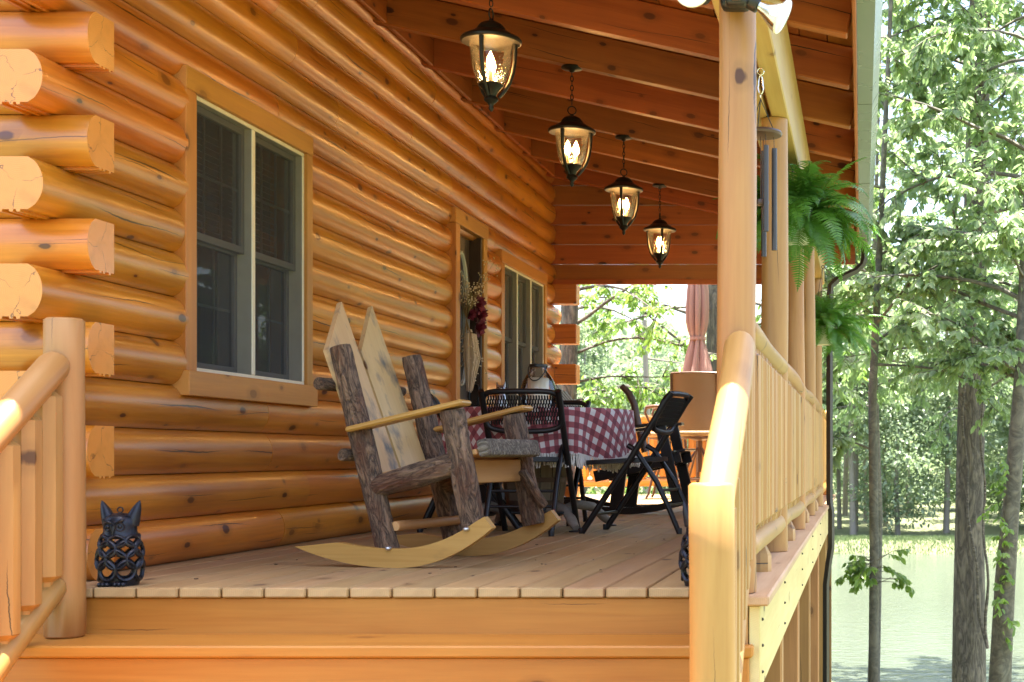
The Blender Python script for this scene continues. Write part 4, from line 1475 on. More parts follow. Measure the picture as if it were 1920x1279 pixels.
# ------------------------------------------------------------------ owl lanterns
owl = thing('owl_lantern', 'x', 'owl lantern', (0, 0, 0), 0, 'black cast iron owl lanterns on the deck')
def owl_r(z):
    pts = [(0, .060), (.02, .068), (.08, .077), (.13, .074), (.17, .064), (.20, .056), (.225, .056), (.25, .050), (.262, .036), (.268, .001)]
    for (a, ra), (b, rb) in zip(pts, pts[1:]):
        if a <= z <= b: return ra + (rb - ra) * (z - a) / (b - a)
    return .06
body = []
body.append(g_lathe([(owl_r(0), 0), (owl_r(.012), .014), (owl_r(.03), .030), (owl_r(.03) - .006, .030), (owl_r(.012) - .006, .0)], 32))
def on(a, z, off=0): 
    r = owl_r(z) + off
    return (r * math.cos(a), r * math.sin(a), z)
rowz = [(.058, 7, 0, .036, .0), (.098, 7, .5, .034, .0), (.136, 7, 0, .029, 0), (.164, 7, .5, .020, 0)]
for zc0, n, sh, hh, _ in rowz:
    for k in range(n):
        a = 2 * PI * (k + sh) / n
        hw = PI / n * 1.02
        lp = []
        for q in range(18):
            t = 2 * PI * q / 18
            # scale shape: round below, pointed on top
            w = math.sin(t) * (1 - .35 * max(0, math.cos(t)) ** 2)
            lp.append(on(a + hw * w, zc0 + hh * math.cos(t)))
        body.append(g_tube(lp, .0075, 6, closed=True))
part('body', join(*body), 'cast_iron', owl, None, 60)
hd = [(owl_r(z), z) for z in (.176, .185, .20, .215, .23, .245, .256, .264)] + [(.001, .268)]
head = g_lathe([(owl_r(.176) - .008, .172)] + hd, 32)
gs = [head]
for s in (-1, 1):
    gs.append(xf(g_lathe([(.028, -.01), (.024, .015), (.017, .045), (.008, .070), (.001, .082)], 12), T(s * .040, .005, .235) @ RY(s * 20)))
    gs.append(xf(g_torus(.015, .004, 16, 6, 'xz'), T(s * .022, -.050, .218) @ RZ(s * 22)))
    gs.append(xf(g_sphere(.008, 10, 8), T(s * .022, -.051, .218)))
    gs.append(xf(g_box(.036, .012, .010, .003), T(s * .022, -.054, .237) @ RY(-s * 24)))
    part('foot', join(*[xf(g_sphere(.011, 8, 6), T(s * .028 + q * .014, -.066, .008) @ Matrix.Diagonal((.8, 1.5, .9, 1))) for q in (-1, 0, 1)]), 'cast_iron', owl, None, 50)
gs.append(xf(g_lathe([(.010, .012), (.006, -.004), (.001, -.02)], 8), T(0, -.058, .205) @ RX(-18)))
part('head', join(*gs), 'cast_iron', owl, None, 50)
part('ring', mv(g_torus(.010, .0025, 14, 6, 'xz'), 0, 0, .277), 'cast_iron', owl, None, 60)
for i, (x, y, rz, lab) in enumerate(((-2.672, 5.00, 4, 'black cast iron owl lantern beside the tall newel post'), (-.575, 4.99, 28, 'black owl lantern half hidden behind the short newel post'))):
    o = owl if i == 0 else copy_tree(owl)
    o.location = (x, y, 0); o.rotation_euler = (0, 0, R(rz)); o['label'] = lab
    o.scale = (.98, .98, .98)

# ------------------------------------------------------------------ iron kettle by the door
kt = thing('iron_kettle', 'round black iron cauldron on the deck by the door', 'cauldron', (-2.70, 9.95, 0))
part('bowl', g_lathe([(.001, .03), (.06, .035), (.12, .075), (.15, .14), (.145, .20), (.12, .245), (.118, .26), (.145, .29), (.138, .292), (.108, .262), (.10, .24), (.001, .22)], 30), 'pot_iron', kt, None, 50)
for k in range(3):
    a = 2 * PI * k / 3 + .4
    part('leg', g_tube([(.09 * math.cos(a), .09 * math.sin(a), .07), (.115 * math.cos(a), .115 * math.sin(a), 0)], [.016, .011], 8), 'pot_iron', kt, None, 50)
part('handle', g_tube([(.13 * math.cos(t), 0, .26 + .12 * math.sin(t)) for t in [PI * i / 12 for i in range(13)]], .004, 6), 'pot_iron', kt, RZ(60), 50)

# small box on the lowest log end at the far corner
bxm = thing('candle_box', 'small cream box with a round dark opening on the lowest far log end', 'box', (-2.83, 13.43, .197))
g = []
for q in ((.0, 0, .006, .14, .12, .012), (0, 0, .194, .14, .12, .012)):
    g.append(mv(g_box(q[3], q[4], q[5], .002), q[0], q[1], q[2]))
ringo = [(.052 * math.cos(a), .052 * math.sin(a)) for a in [2 * PI * i / 24 for i in range(24)]]
sq = []
for i in range(24):
    a = 2 * PI * i / 24; c, s = math.cos(a), math.sin(a); k = .068 / max(abs(c), abs(s))
    sq.append((k * c, k * s * 1.28))
V = [(x, -.06, .10 + z) for x, z in ringo] + [(x, -.06, .10 + z) for x, z in sq] + [(x, -.048, .10 + z) for x, z in ringo]
F = [(i, (i + 1) % 24, 24 + (i + 1) % 24, 24 + i) for i in range(24)] + [(i, (i + 1) % 24, 48 + (i + 1) % 24, 48 + i) for i in range(24)]
g.append((V, F))
part('case', join(*g, mv(g_box(.008, .115, .175), -.064, 0, .10), mv(g_box(.008, .115, .175), .064, 0, .10)), 'box_white', bxm, None, None)
part('back_panel', mv(g_box(.12, .01, .17), 0, .05, .10), 'black_metal', bxm, None, None)
part('candle', mv(g_lathe([(.02, .02), (.02, .09), (.001, .092)], 12), 0, 0, 0), 'wax', bxm, None, 40)

# ------------------------------------------------------------------ black slatted rocker behind the table
br = thing('slatted_rocker', 'black painted slatted rocking chair with dark brown reclined back slats', 'rocking chair', (-1.85, 11.35, 0), R(-3))
for s in (-1, 1):
    n = 22
    bot = [(-.52 + 1.06 * i / n, .105 * abs((i / n - .46) * 2) ** 2.1) for i in range(n + 1)]
    top = [(x, z + .055) for x, z in bot][::-1]
    part('rocker', g_prism(bot + top, s * .27 - .02, s * .27 + .02, 'y'), 'black_wood', br, None, 25)
    board('leg', (.40, s * .27, .09), (.26, s * .27, .72), .035, .085, 'black_wood', br, up=(1, 0, 0))
    board('leg', (-.10, s * .27, .05), (-.05, s * .27, .40), .035, .10, 'black_wood', br, up=(1, 0, 0))
    board('seat_rail', (-.28, s * .235, .30), (.42, s * .235, .46), .03, .09, 'black_wood', br)
    board('armrest', (-.36, s * .29, .64), (.34, s * .29, .735), .12, .025, 'black_wood', br)
for i in range(8):
    t = i / 7
    board('seat_slat', (-.20 + .62 * t, -.25, .385 + .125 * t), (-.20 + .62 * t, .25, .385 + .125 * t), .072, .02, 'black_wood', br, up=(-.2, 0, 1))
for k in range(6):
    y = -.245 + .098 * k
    L = .92 - .05 * abs(k - 2.5) ** 1.3
    bx_, bz_ = -.10, .36
    d = Vector((-.58, 0, .70)).normalized()
    board('back_slat', (bx_, y, bz_), (bx_ + d.x * L, y, bz_ + d.z * L), .084, .02, 'brown_slat', br, up=(1, 0, .8), b=.008)
board('back_brace', (-.34, -.26, .62), (-.34, .26, .62), .06, .025, 'black_wood', br)
cp = [(-.10, .33, .50), (-.16, .33, .72), (-.20, .33, .92), (-.25, .33, 1.02), (-.31, .33, 1.08)]
part('curved_upright', g_tube(cp, [.034, .034, .032, .030, .026], 8), 'brown_slat', br, T(.02, .45, .0), 50)

# ------------------------------------------------------------------ bar chairs, bar table and umbrella on the sunny end
bc = thing('bar_chair', 'x', 'bar chair', (0, 0, 0), 0, 'brown sling bar chairs round the tall table')
# faces local +x
sl = []
for i in range(9):
    for j in range(9):
        u = -1 + 2 * i / 8; v = j / 8
        sl.append((-.20 - .05 * (1 - u * u) - .06 * v, .225 * u, .72 + .58 * v))
F = [(i * 9 + j, i * 9 + j + 1, (i + 1) * 9 + j + 1, (i + 1) * 9 + j) for i in range(8) for j in range(8)]
V2 = sl + [(x - .008, y, z) for x, y, z in sl]
F2 = F + [tuple(81 + k for k in f) for f in F]
# grain of the weave uses object coordinates; local frame is the chair's
bk = part('sling_back', (V2, F2), 'weave', bc, RZ(90), 60)
bk.data.transform(RZ(-90))
fr = [g_tube([(-.20, s * .235, .68), (-.23, s * .24, .95), (-.265, s * .235, 1.30)], .014, 8) for s in (-1, 1)]
fr.append(g_tube([(-.265, -.235, 1.30), (-.29, -.12, 1.304), (-.30, 0, 1.305), (-.29, .12, 1.304), (-.265, .235, 1.30)], .013, 8))
part('back_frame', join(*fr), 'chair_tube', bc, None, 50)
part('seat', mv(g_box(.46, .46, .05, .02, 2), .02, 0, .70), 'weave', bc, None, 50)
part('seat_ring', mv(g_torus(.20, .012, 24, 6), .0, 0, .655), 'chair_tube', bc, None, 60)
for s in (-1, 1):
    part('arm', g_tube([(-.23, s * .25, .98), (.10, s * .27, 1.0), (.20, s * .27, .985), (.215, s * .26, .93), (.16, s * .25, .80), (.17, s * .24, .70)], [.014, .02, .02, .014, .012, .012], 8), 'chair_tube', bc, None, 50)
part('swivel_column', g_lathe([(.028, .30), (.028, .62), (.10, .64), (.10, .655)], 16), 'chair_tube', bc, None, 40)
for k in range(4):
    a = PI / 4 + PI / 2 * k
    c, s = math.cos(a), math.sin(a)
    part('leg', g_tube([(.02 * c, .02 * s, .55), (.10 * c, .10 * s, .45), (.22 * c, .22 * s, .22), (.27 * c, .27 * s, .05), (.30 * c, .30 * s, .012)], .013, 8), 'chair_tube', bc, None, 50)
part('foot_ring', mv(g_torus(.225, .011, 28, 6), 0, 0, .23), 'chair_tube', bc, None, 60)
for i, (x, y, rz, lab) in enumerate(((-1.66, 14.25, 84, 'brown woven bar chair with its square back to the camera beneath the umbrella'), (-2.10, 15.1, 180, 'brown bar chair behind, only its armrest and legs showing'))):
    o = bc if i == 0 else copy_tree(bc)
    o.location = (x, y, 0); o.rotation_euler = (0, 0, R(rz)); o['label'] = lab
bt = thing('bar_table', 'tall round brown table holding the closed umbrella', 'table', (-1.87, 15.85, 0))
part('tabletop', g_lathe([(.001, .93), (.34, .93), (.35, .945), (.34, .96), (.001, .96)], 36), 'chair_tube', bt, None, 40)
for k in range(4):
    a = PI / 4 + PI / 2 * k
    c, s = math.cos(a), math.sin(a)
    part('leg', g_tube([(.28 * c, .28 * s, .93), (.22 * c, .22 * s, .5), (.32 * c, .32 * s, 0)], .016, 8), 'chair_tube', bt, None, 50)
um = thing('patio_umbrella', 'closed dusty rose patio umbrella tied round the middle', 'umbrella', (-1.87, 15.85, 0))
part('pole', g_tube([(0, 0, .03), (0, 0, 3.05)], .02, 12), 'chair_tube', um, None, 40)
part('base', g_lathe([(.001, 0), (.22, 0), (.22, .03), (.05, .06), (.03, .16), (.001, .16)], 24), 'chair_tube', um, None, 40)
uz = [1.22, 1.3, 1.45, 1.6, 1.72, 1.79, 1.83, 1.9, 2.0, 2.15, 2.35, 2.6, 2.9, 3.0]
ur = [.225, .21, .175, .14, .105, .085, .085, .11, .13, .135, .125, .10, .06, .02]
V, F = [], []
n = 96
for i, (z, r) in enumerate(zip(uz, ur)):
    for k in range(n):
        a = 2 * PI * k / n
        f = abs(math.sin(a * 4 + .8 * math.sin(z * 2.2))) ** .7
        dp_ = .45 if i not in (5, 6) else .25
        rr = r * (1 - dp_ * (1 - f) + .06 * math.sin(a * 3 + z * 3))
        V.append((rr * math.cos(a + z * .15), rr * math.sin(a + z * .15), z))
for i in range(len(uz) - 1):
    for k in range(n):
        l = (k + 1) % n
        F.append((i * n + k, i * n + l, (i + 1) * n + l, (i + 1) * n + k))
part('canopy', (V, F), 'umbrella', um, None, 70)
part('tie_strap', g_lathe([(.089, 1.79), (.094, 1.79), (.094, 1.825), (.089, 1.825)], 32, 1, 1), 'umbrella', um, None, 40)

# litter on the deck
random.seed(77)
gs = []
for i in range(30):
    y = random.uniform(5.2, 10.5); x = random.uniform(-2.7, -.6); s = random.uniform(.004, .009)
    gs.append(xf(g_box(s * 1.6, s, s * .35, s * .1), T(x, y, s * .18) @ RZ(random.uniform(0, 360))))
lit = obj('leaf_litter', mesh('leaf_litter', join(*gs), M['debris'], None)); lit['kind'] = 'stuff'; lit['label'] = 'dark crumbs of leaf litter scattered on the deck boards'
# ------------------------------------------------------------------ trees
def leaves_np(P, D, N, L, W):
    """P base, D direction, N leaf normal (unit rows); returns V, F of quads (two per leaf, folded and drooping)"""
    S = np.cross(N, D)
    S /= np.linalg.norm(S, axis=1, keepdims=True) + 1e-9
    L = L[:, None]; W = W[:, None]
    b = P
    l1 = P + D * L * .28 + S * W * .42 + N * W * .10
    l2 = P + D * L * .66 + S * W * .40 + N * W * .06
    tp = P + D * L - N * L * .14
    r2 = P + D * L * .66 - S * W * .40 + N * W * .06
    r1 = P + D * L * .28 - S * W * .42 + N * W * .10
    V = np.stack([b, l1, l2, tp, r2, r1], axis=1).reshape(-1, 3)
    k = (np.arange(len(P)) * 6)[:, None]
    F = np.concatenate([k + np.array([[0, 3, 2, 1]]), k + np.array([[0, 5, 4, 3]])], axis=1).reshape(-1, 4)
    return V, F

def unit(a):
    return a / (np.linalg.norm(a, axis=1, keepdims=True) + 1e-9)

def twig_leaves(rng, pts, n, size, out):
    """leaves along a twig polyline, alternating sides, blades roughly level and drooping"""
    pts = np.array(pts)
    t = np.sort(rng.random(n)) ** .8
    seg = np.minimum((t * (len(pts) - 1)).astype(int), len(pts) - 2)
    fr = (t * (len(pts) - 1) - seg)[:, None]
    P = pts[seg] * (1 - fr) + pts[seg + 1] * fr
    A = unit(pts[seg + 1] - pts[seg])
    side = np.where(np.arange(n) % 2 == 0, 1.0, -1.0)[:, None]
    H = np.stack([-A[:, 1], A[:, 0], np.zeros(n)], axis=1)
    D = unit(A * .45 + H * side * .8 + rng.normal(0, .25, (n, 3)) + np.array([0, 0, -.62]))
    N = np.array([0, -.5, 1.0]) + rng.normal(0, .5, (n, 3))
    N = unit(N - D * np.sum(N * D, axis=1, keepdims=True))
    L = size * rng.uniform(.65, 1.15, n)
    out.append((P, D, N, L, L * rng.uniform(.48, .62, n)))

def pack(out):
    return [np.concatenate([o[i] for o in out]) for i in range(5)]

def g_trunk(pts, radii, n=18, lump=.06, seed=0):
    rr = random.Random(seed)
    ph = [rr.uniform(0, 6.28) for _ in range(4)]
    # refine
    P = [Vector(p) for p in pts]
    Q, Rr = [], []
    for i in range(len(P) - 1):
        m = 6
        for q in range(m):
            t = q / m
            Q.append(P[i].lerp(P[i + 1], t)); Rr.append(radii[i] + (radii[i + 1] - radii[i]) * t)
    Q.append(P[-1]); Rr.append(radii[-1])
    V, F = [], []
    for i, (p, r) in enumerate(zip(Q, Rr)):
        for k in range(n):
            a = 2 * PI * k / n
            q = r * (1 + lump * math.sin(2 * a + ph[0] + i * .13) + lump * .7 * math.sin(5 * a + ph[1] + i * .21) + lump * .35 * math.sin(11 * a + ph[2]) + lump * .4 * math.sin(i * .9 + ph[3]))
            V.append((p.z, p.x + q * math.cos(a), p.y + q * math.sin(a)))      # local X = up, for the bark's grain
    for i in range(len(Q) - 1):
        for k in range(n):
            l = (k + 1) % n
            F.append((i * n + k, i * n + l, (i + 1) * n + l, (i + 1) * n + k))
    F.append(tuple((len(Q) - 1) * n + k for k in range(n)))
    return (V, F)
UPM = Matrix(((0, 1, 0, 0), (0, 0, 1, 0), (1, 0, 0, 0), (0, 0, 0, 1)))

def tree(name, label, base, pts, radii, limbs, seed, leaf=.11, leafmat='leaf', bark='tree_bark', group=None, twigs=9, perleaf=13, lump=.06, cat='tree'):
    """pts relative to base; limbs = list of (height fraction, azimuth deg or None, length)"""
    rng = np.random.default_rng(seed); rr = random.Random(seed)
    root = thing(name, label, cat, base, 0, group)
    part('trunk', g_trunk(pts, radii, 20, lump, seed), bark, root, UPM, 60)
    P = [Vector(p) for p in pts]
    def at(t):
        q = t * (len(P) - 1); i = min(int(q), len(P) - 2)
        return P[i].lerp(P[i + 1], q - i), radii[i] + (radii[i + 1] - radii[i]) * (q - i)
    out = []
    for (t, az, Ln) in limbs:
        p, r = at(t)
        az = R(az) if az is not None else rr.uniform(0, 6.28)
        el = rr.uniform(.05, .75)
        d = Vector((math.cos(az) * math.cos(el), math.sin(az) * math.cos(el), math.sin(el)))
        path = [p.copy()]
        q = p.copy()
        ns = 8
        for i in range(ns):
            d = (d + Vector((rr.uniform(-.22, .22), rr.uniform(-.22, .22), rr.uniform(-.20, .06)))).normalized()
            q = q + d * Ln / ns
            path.append(q.copy())
        r0 = min(r * .45, .009 + Ln * .008)
        gs = [g_tube([tuple(v) for v in path], [r0 * (1 - .85 * i / ns) for i in range(ns + 1)], 6)]
        for w in range(twigs):
            s = .2 + .8 * (w + rr.random()) / twigs
            k = min(int(s * ns), ns - 1)
            o = path[k].lerp(path[k + 1], s * ns - k)
            ax = (path[k + 1] - path[k]).normalized()
            td = (ax * .55 + Vector((rr.gauss(0, .7), rr.gauss(0, .7), rr.gauss(.05, .4)))).normalized()
            TL = rr.uniform(.25, .6) * (.5 + .22 * Ln)
            for sub in range(3):
                sd = (td + Vector((rr.gauss(0, .45), rr.gauss(0, .45), rr.gauss(-.05, .25)))).normalized() if sub else td
                tp = [o]
                for i in range(3):
                    sd = (sd + Vector((0, 0, -.10))).normalized()
                    tp.append(tp[-1] + sd * TL / 3)
                gs.append(g_tube([tuple(v) for v in tp], [.006, .0045, .003, .0018], 4, caps=False))
                twig_leaves(rng, [tuple(v) for v in tp], perleaf, leaf, out)
        part('branch', join(*gs), bark, root, None, 60)
    V, F = leaves_np(*pack(out))
    obj('crown', np_mesh('crown', V, F, M[leafmat]), root)
    return root

def gz(x, y): return ground_h(x, y) - .05
def lim(n, lo, hi, L0, L1, seed, az=None):
    r = random.Random(seed)
    return [(lo + (hi - lo) * (i + r.random()) / n, (az[i % len(az)] + r.uniform(-25, 25)) if az else None, r.uniform(L0, L1)) for i in range(n)]

# near trees on the bank, right of the porch
b = (.13, 16.2, gz(.13, 16.2))
h = -b[2]
tree('young_tree', 'slender grey tree nearest the downspout with a low leafy twig', b, [(0, 0, 0), (.02, 0, h * .8), (.0, 0, h + 1.2), (.10, .1, h + 3.2), (.25, .2, h + 6.5), (.2, .2, h + 8.5)], [.062, .055, .048, .036, .022, .008],
     lim(24, .42, .95, .9, 2.2, 5) + [(.33, 185, .9)], 31, .105, 'leaf', 'tree_bark_smooth', None, 9, 15, .03)
sapling = [o for o in bpy.data.objects if o.name.startswith('young_tree')][0]
rng = np.random.default_rng(61); out = []; gs = []
for k in range(30):
    z0 = -b[2] - 1.04 + .011 * k; a = rng.uniform(2.2, 4.9) if k % 4 else rng.uniform(-.6, .6)
    p = np.array([.02, -.03, z0]); e = p + np.array([math.cos(a) * .42, math.sin(a) * .3, rng.uniform(-.20, .16)]) * rng.uniform(.5, 1.1)
    mid_ = (p + e) / 2 + np.array([0, 0, .05])
    gs.append(g_tube([tuple(p), tuple(mid_), tuple(e)], [.006, .004, .002], 5))
    twig_leaves(rng, [mid_, (mid_ + e) / 2, e], 10, .105, out)
part('branch', join(*gs), 'tree_bark_smooth', sapling, None, 60)
V, F = leaves_np(*pack(out))
obj('low_foliage', np_mesh('low_foliage', V, F, M['leaf_young']), sapling)
b = (1.43, 18.0, gz(1.43, 18))
h = -b[2]
tree('oak_tree', 'thick straight trunked tree with rough furrowed bark by the pond', b, [(-.05, 0, 0), (-.03, 0, h), (.02, 0, h + 2), (.10, .1, h + 5), (.15, .2, h + 9), (.2, .2, h + 12)], [.21, .168, .155, .14, .10, .03],
     lim(36, .36, .80, 1.4, 3.2, 6), 32, .125, 'leaf', 'tree_bark', None, 10, 12, .09)
b = (1.56, 15.2, gz(1.56, 15.2))
h = -b[2]
tree('leaning_tree', 'smooth leaning tree rightmost at the edge of the pond', b, [(-.12, 0, 0), (.02, 0, h * .75), (.11, 0, h + .2), (.20, 0, h + 1.4), (.30, .1, h + 3.5), (.35, .1, h + 7)], [.145, .115, .098, .088, .065, .02],
     lim(26, .58, .95, 1.0, 2.6, 7, (150, 200, 100, 260, 40)), 33, .115, 'leaf', 'tree_bark_smooth', None, 10, 16, .05)
for i, (x, y, ht, n, lab, sd) in enumerate(((.20, 25.0, 12, 26, 'tall thin tree standing in leaves behind the slender grey tree', 41), (2.0, 26.8, 14, 26, 'tall leafy tree behind the rough oak at the water', 42), (1.7, 22.5, 10, 22, 'leafy tree behind the oak trunk on the pond bank', 43), (-.78, 21.5, 11, 22, 'leafy tree just beyond the far end of the gutter', 44))):
    z = gz(x, y)
    tree('hardwood_tree', lab, (x, y, z), [(0, 0, 0), (.1, 0, ht * .3), (.0, .1, ht * .6), (.15, .1, ht)], [.11, .085, .06, .015],
         lim(n + 2, (1.9 - z) / ht, .92, 1.4, 3.0, sd), sd, .125, 'leaf', 'tree_bark_smooth', 'leafy trees on the pond bank', 9, 11)
# hanging vines between the oak and the leaning tree
for i, (dx, sp, lab) in enumerate(((.09, 1, 'dark woody vine hanging straight beside the oak trunk'), (-.13, -1, 'dark woody vine curling across the oak trunk'))):
    v0 = (1.43 + dx, 17.72, 0)
    pts = []
    for k in range(18):
        t = k / 17
        pts.append((v0[0] + (.30 * t * t if sp < 0 else .10 * t) + .025 * math.sin(k * 1.1 + i), v0[1] - .05 * math.sin(k * .7), 1.6 - 3.6 * t))
    o = single('hanging_vine', g_tube(pts, [.012 + .008 * (k / 17) for k in range(18)], 7, jag=.15), 'tree_bark', lab, 'vine', None, 'woody vines hanging by the pond')
# leafy vine on the leaning tree
rng = np.random.default_rng(66)
out = []
for k in range(26):
    z0 = -1.4 + 1.9 * k / 26
    p = np.array([1.52 + .05 * math.sin(k), 15.0, z0])
    q = p + np.array([rng.uniform(-.22, .12), rng.uniform(-.15, .1), rng.uniform(-.2, .05)])
    twig_leaves(rng, [p, (p + q) / 2, q], 8, .085, out)
V, F = leaves_np(*pack(out))
iv = obj('leafy_creeper', np_mesh('leafy_creeper', V, F, M['leaf_young'])); iv['label'] = 'bright green creeper leaves on the leaning tree trunk'; iv['category'] = 'creeper'

# trees seen through the porch opening
b = (-3.80, 17.9, gz(-3.80, 17.9))
tree('shade_tree', 'dark trunked tree behind the far log ends with low bright leaves', b, [(0, 0, 0), (.0, 0, 2), (.04, 0, 4), (.1, .1, 8)], [.14, .12, .11, .04],
     [(.42, -5, 1.3), (.46, 25, 1.5), (.40, -40, .9), (.52, 10, 1.9), (.58, 0, 2.4), (.66, -10, 2.2), (.75, 30, 2.3)] + lim(8, .6, .98, 1.5, 2.5, 3), 51, .10, 'leaf_young', 'tree_bark', None, 6, 9, .06)
b = (-2.13, 20.2, gz(-2.13, 20.2))
tree('straight_trunked_tree', 'dark straight tree trunk beside the closed umbrella', b, [(0, 0, 0), (.0, 0, 2.5), (.05, 0, 5), (.1, .1, 11)], [.20, .165, .15, .06],
     [(.40, 160, 1.2), (.36, 200, .8), (.5, 170, 2.6), (.58, 190, 2.8)] + lim(10, .55, .98, 2, 3.2, 4), 52, .11, 'leaf_young', 'tree_bark', None, 6, 9, .07)
b = (-4.75, 30.5, gz(-4.75, 30.5))
tree('sparse_tree', 'thin sparse tree with nearly bare grey branches beyond the far railing', b, [(0, 0, 0), (.0, 0, 3.5), (.05, 0, 5.4), (-.02, 0, 8), (.1, .1, 11)], [.11, .09, .075, .05, .015],
     [(.42, 10, 2.4), (.45, 165, 2.8), (.52, 20, 2.6), (.60, 175, 2.4), (.66, 0, 2.4), (.72, 150, 2.2), (.8, 40, 2.0), (.86, 190, 1.8), (.55, -60, 2.0)], 53, .115, 'leaf_young', 'far_bark', None, 4, 5, .04)

# far trees: four kinds, copied
def far_tree(name, label, cat, ht, rad, n, seed, group, cs, lo=.25):
    rng = np.random.default_rng(seed)
    root = thing(name, label, cat, (0, 0, 0), 0, group)
    part('trunk', g_trunk([(0, 0, 0), (.1, .05, ht * .4), (0, .1, ht * .75), (.1, 0, ht)], [.16, .12, .08, .02], 10, .05, seed), 'far_bark', root, UPM, 60)
    nb = 60
    C = []
    for k in range(nb):
        z = ht * (lo + (1.02 - lo) * rng.random() ** .85)
        rr = rad * math.sin(PI * min(.97, .12 + .82 * (z / ht - lo * .7))) * rng.uniform(.35, 1.0)
        a = rng.uniform(0, 6.28)
        C.append((rr * math.cos(a), rr * math.sin(a), z))
    C = np.array(C)
    idx = rng.integers(0, nb, n)
    off = rng.normal(0, 1, (n, 3)) * np.array([.55, .55, .32]) * rad * .32
    P = C[idx] + off
    D = unit(off * .6 + rng.normal(0, .5, (n, 3)) + np.array([0, 0, -.2]))
    N = np.array([0, 0, 1.0]) + rng.normal(0, .5, (n, 3))
    N = unit(N - D * np.sum(N * D, axis=1, keepdims=True))
    L = cs * rng.uniform(.6, 1.3, n)
    V, F = leaves_np(P, D, N, L, L * .65)
    obj('crown', np_mesh('crown', V, F, M['leaf_far']), root)
    return root
FG = 'trees of the wood beyond the pond'
kinds = [far_tree('woodland_tree', 'pale green broadleaf tree in the wood beyond the pond', 'tree', 11, 2.6, 5200, 101, FG, .26),
         far_tree('slim_woodland_tree', 'slim grey trunked tree with a high crown in the wood beyond the pond', 'tree', 13, 2.0, 4200, 102, FG, .26, .42),
         far_tree('spreading_tree', 'low spreading tree at the edge of the wood beyond the pond', 'tree', 7, 2.8, 5200, 103, FG, .24, .12),
         far_tree('bare_topped_tree', 'half bare tree with thin foliage in the wood beyond the pond', 'tree', 12, 2.3, 1800, 104, FG, .26, .3)]
rr = random.Random(12)
spots = []
for y in (64.5, 67, 70, 74, 78.5, 84):
    x = -26
    while x < 18:
        spots.append((x + rr.uniform(-.8, .8), y + rr.uniform(-1.2, 1.2))); x += rr.uniform(2.6, 4.6) * (1 + (y - 64) * .012)
used = [0] * 4
for (x, y) in spots:
    k = rr.choice((0, 0, 1, 1, 2, 3)) if y > 66 else rr.choice((1, 1, 2, 0, 3))
    o = kinds[k] if used[k] == 0 else copy_tree(kinds[k])
    used[k] += 1
    o.location = (x, y, ground_h(x, y) - .1)
    s = rr.uniform(.75, 1.1)
    if -22 < x < -6: s *= rr.uniform(.45, .72)
    o.scale = (s, s, s * rr.uniform(.92, 1.1)); o.rotation_euler = (0, 0, rr.uniform(0, 6.28))

# hillside forest behind them: one uncountable mass
rng = np.random.default_rng(9)
n = 52000
X = rng.uniform(-60, 45, n); Y = rng.uniform(88, 128, n)
base = np.array([ground_h(x, y) for x, y in zip(X, Y)])
hump = 2.6 + 1.5 * np.sin(X * .55 + Y * .3) + 1.4 * np.sin(X * 1.3 - Y * .5)
Z = base + np.maximum(.3, hump) * rng.random(n) ** .6
P = np.stack([X, Y, Z], 1)
D = unit(rng.normal(0, 1, (n, 3)) + np.array([0, -.3, -.2]))
N = np.array([0, -.3, 1.0]) + rng.normal(0, .6, (n, 3)); N = unit(N - D * np.sum(N * D, axis=1, keepdims=True))
L = rng.uniform(.35, .8, n)
V, F = leaves_np(P, D, N, L, L * .7)
fo = obj('hillside_forest', np_mesh('hillside_forest', V, F, M['leaf_far'])); fo['kind'] = 'stuff'; fo['label'] = 'hazy pale green forest on the hillside behind the pond'

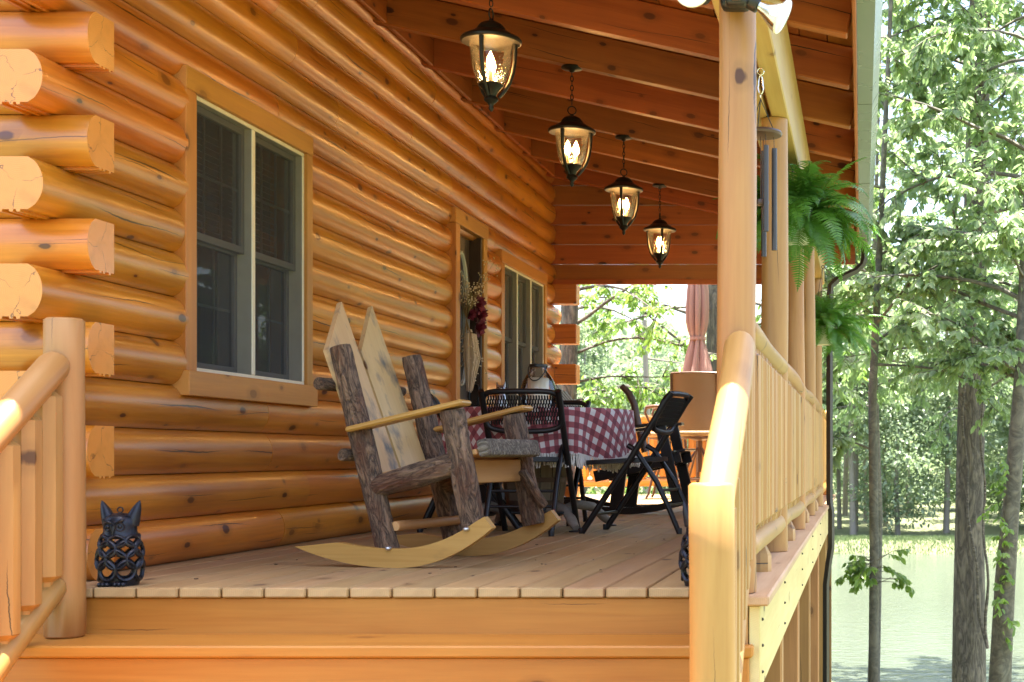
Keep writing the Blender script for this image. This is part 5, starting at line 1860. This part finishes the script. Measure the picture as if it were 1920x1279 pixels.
# shrubs just beyond the deck
def shrub(label, loc, rad, ht, n, seed, ls=.10):
    rng = np.random.default_rng(seed)
    root = thing('green_shrub', label, 'shrub', loc, 0, 'green shrubs beyond the far railing')
    gs, out = [], []
    for k in range(16):
        a = rng.uniform(0, 6.28); r = rad * math.sqrt(rng.random())
        tip = np.array([r * math.cos(a), r * math.sin(a), ht * rng.uniform(.55, 1.0)])
        mid = tip * np.array([.45, .45, .55])
        gs.append(g_tube([(0, 0, 0), tuple(mid), tuple(tip)], [.016, .010, .004], 5))
        for q in range(9):
            o = mid + (tip - mid) * rng.uniform(0, 1)
            e = o + rng.normal(0, .22, 3) + np.array([0, 0, .05])
            twig_leaves(rng, [o, (o + e) / 2 + np.array([0, 0, .03]), e], n // 144, ls, out)
    part('stem', join(*gs), 'tree_bark', root, None, 60)
    V, F = leaves_np(*pack(out))
    obj('foliage', np_mesh('foliage', V, F, M['leaf_young']), root)
for i, (x, y, rad, ht, lab) in enumerate(((-5.1, 19.2, .9, 1.75, 'leafy shrub beyond the sunlit rail behind the wooden barrel'), (-3.9, 19.8, .9, 1.9, 'leafy shrub beyond the rail behind the slatted rocker'), (-2.9, 19.0, .8, 1.75, 'leafy shrub beyond the rail below the bar chairs'), (-6.1, 20.2, 1.0, 2.2, 'leafy shrub farthest left beyond the sunlit rail'), (-1.9, 19.4, .8, 1.6, 'leafy shrub beyond the rail right of the umbrella'), (-4.6, 22.0, 1.2, 2.9, 'tall leafy shrub standing farther back beyond the rail'), (-2.9, 22.4, 1.2, 2.9, 'tall leafy shrub farther back behind the umbrella'))):
    shrub(lab, (x, y, gz(x, y)), rad, ht, 1440, 200 + i)

# grass strip on the far bank
rng = np.random.default_rng(77)
n = 26000
X = rng.uniform(-12, 22, n); Y = 59.0 + 4.5 * rng.random(n)
Z = np.array([ground_h(x, y) for x, y in zip(X, Y)]) - .02
P = np.stack([X, Y, Z], 1)
D = unit(rng.normal(0, .28, (n, 3)) + np.array([0, 0, 1.0]))
N = unit(np.array([0, -1.0, 0]) + rng.normal(0, .4, (n, 3))); N = unit(N - D * np.sum(N * D, axis=1, keepdims=True))
L = rng.uniform(.07, .20, n)
V, F = leaves_np(P, D, N, L, L * .2)
gr = obj('bank_grass', np_mesh('bank_grass', V, F, M['grass'])); gr['kind'] = 'stuff'; gr['label'] = 'yellow green grass strip along the far bank of the pond'
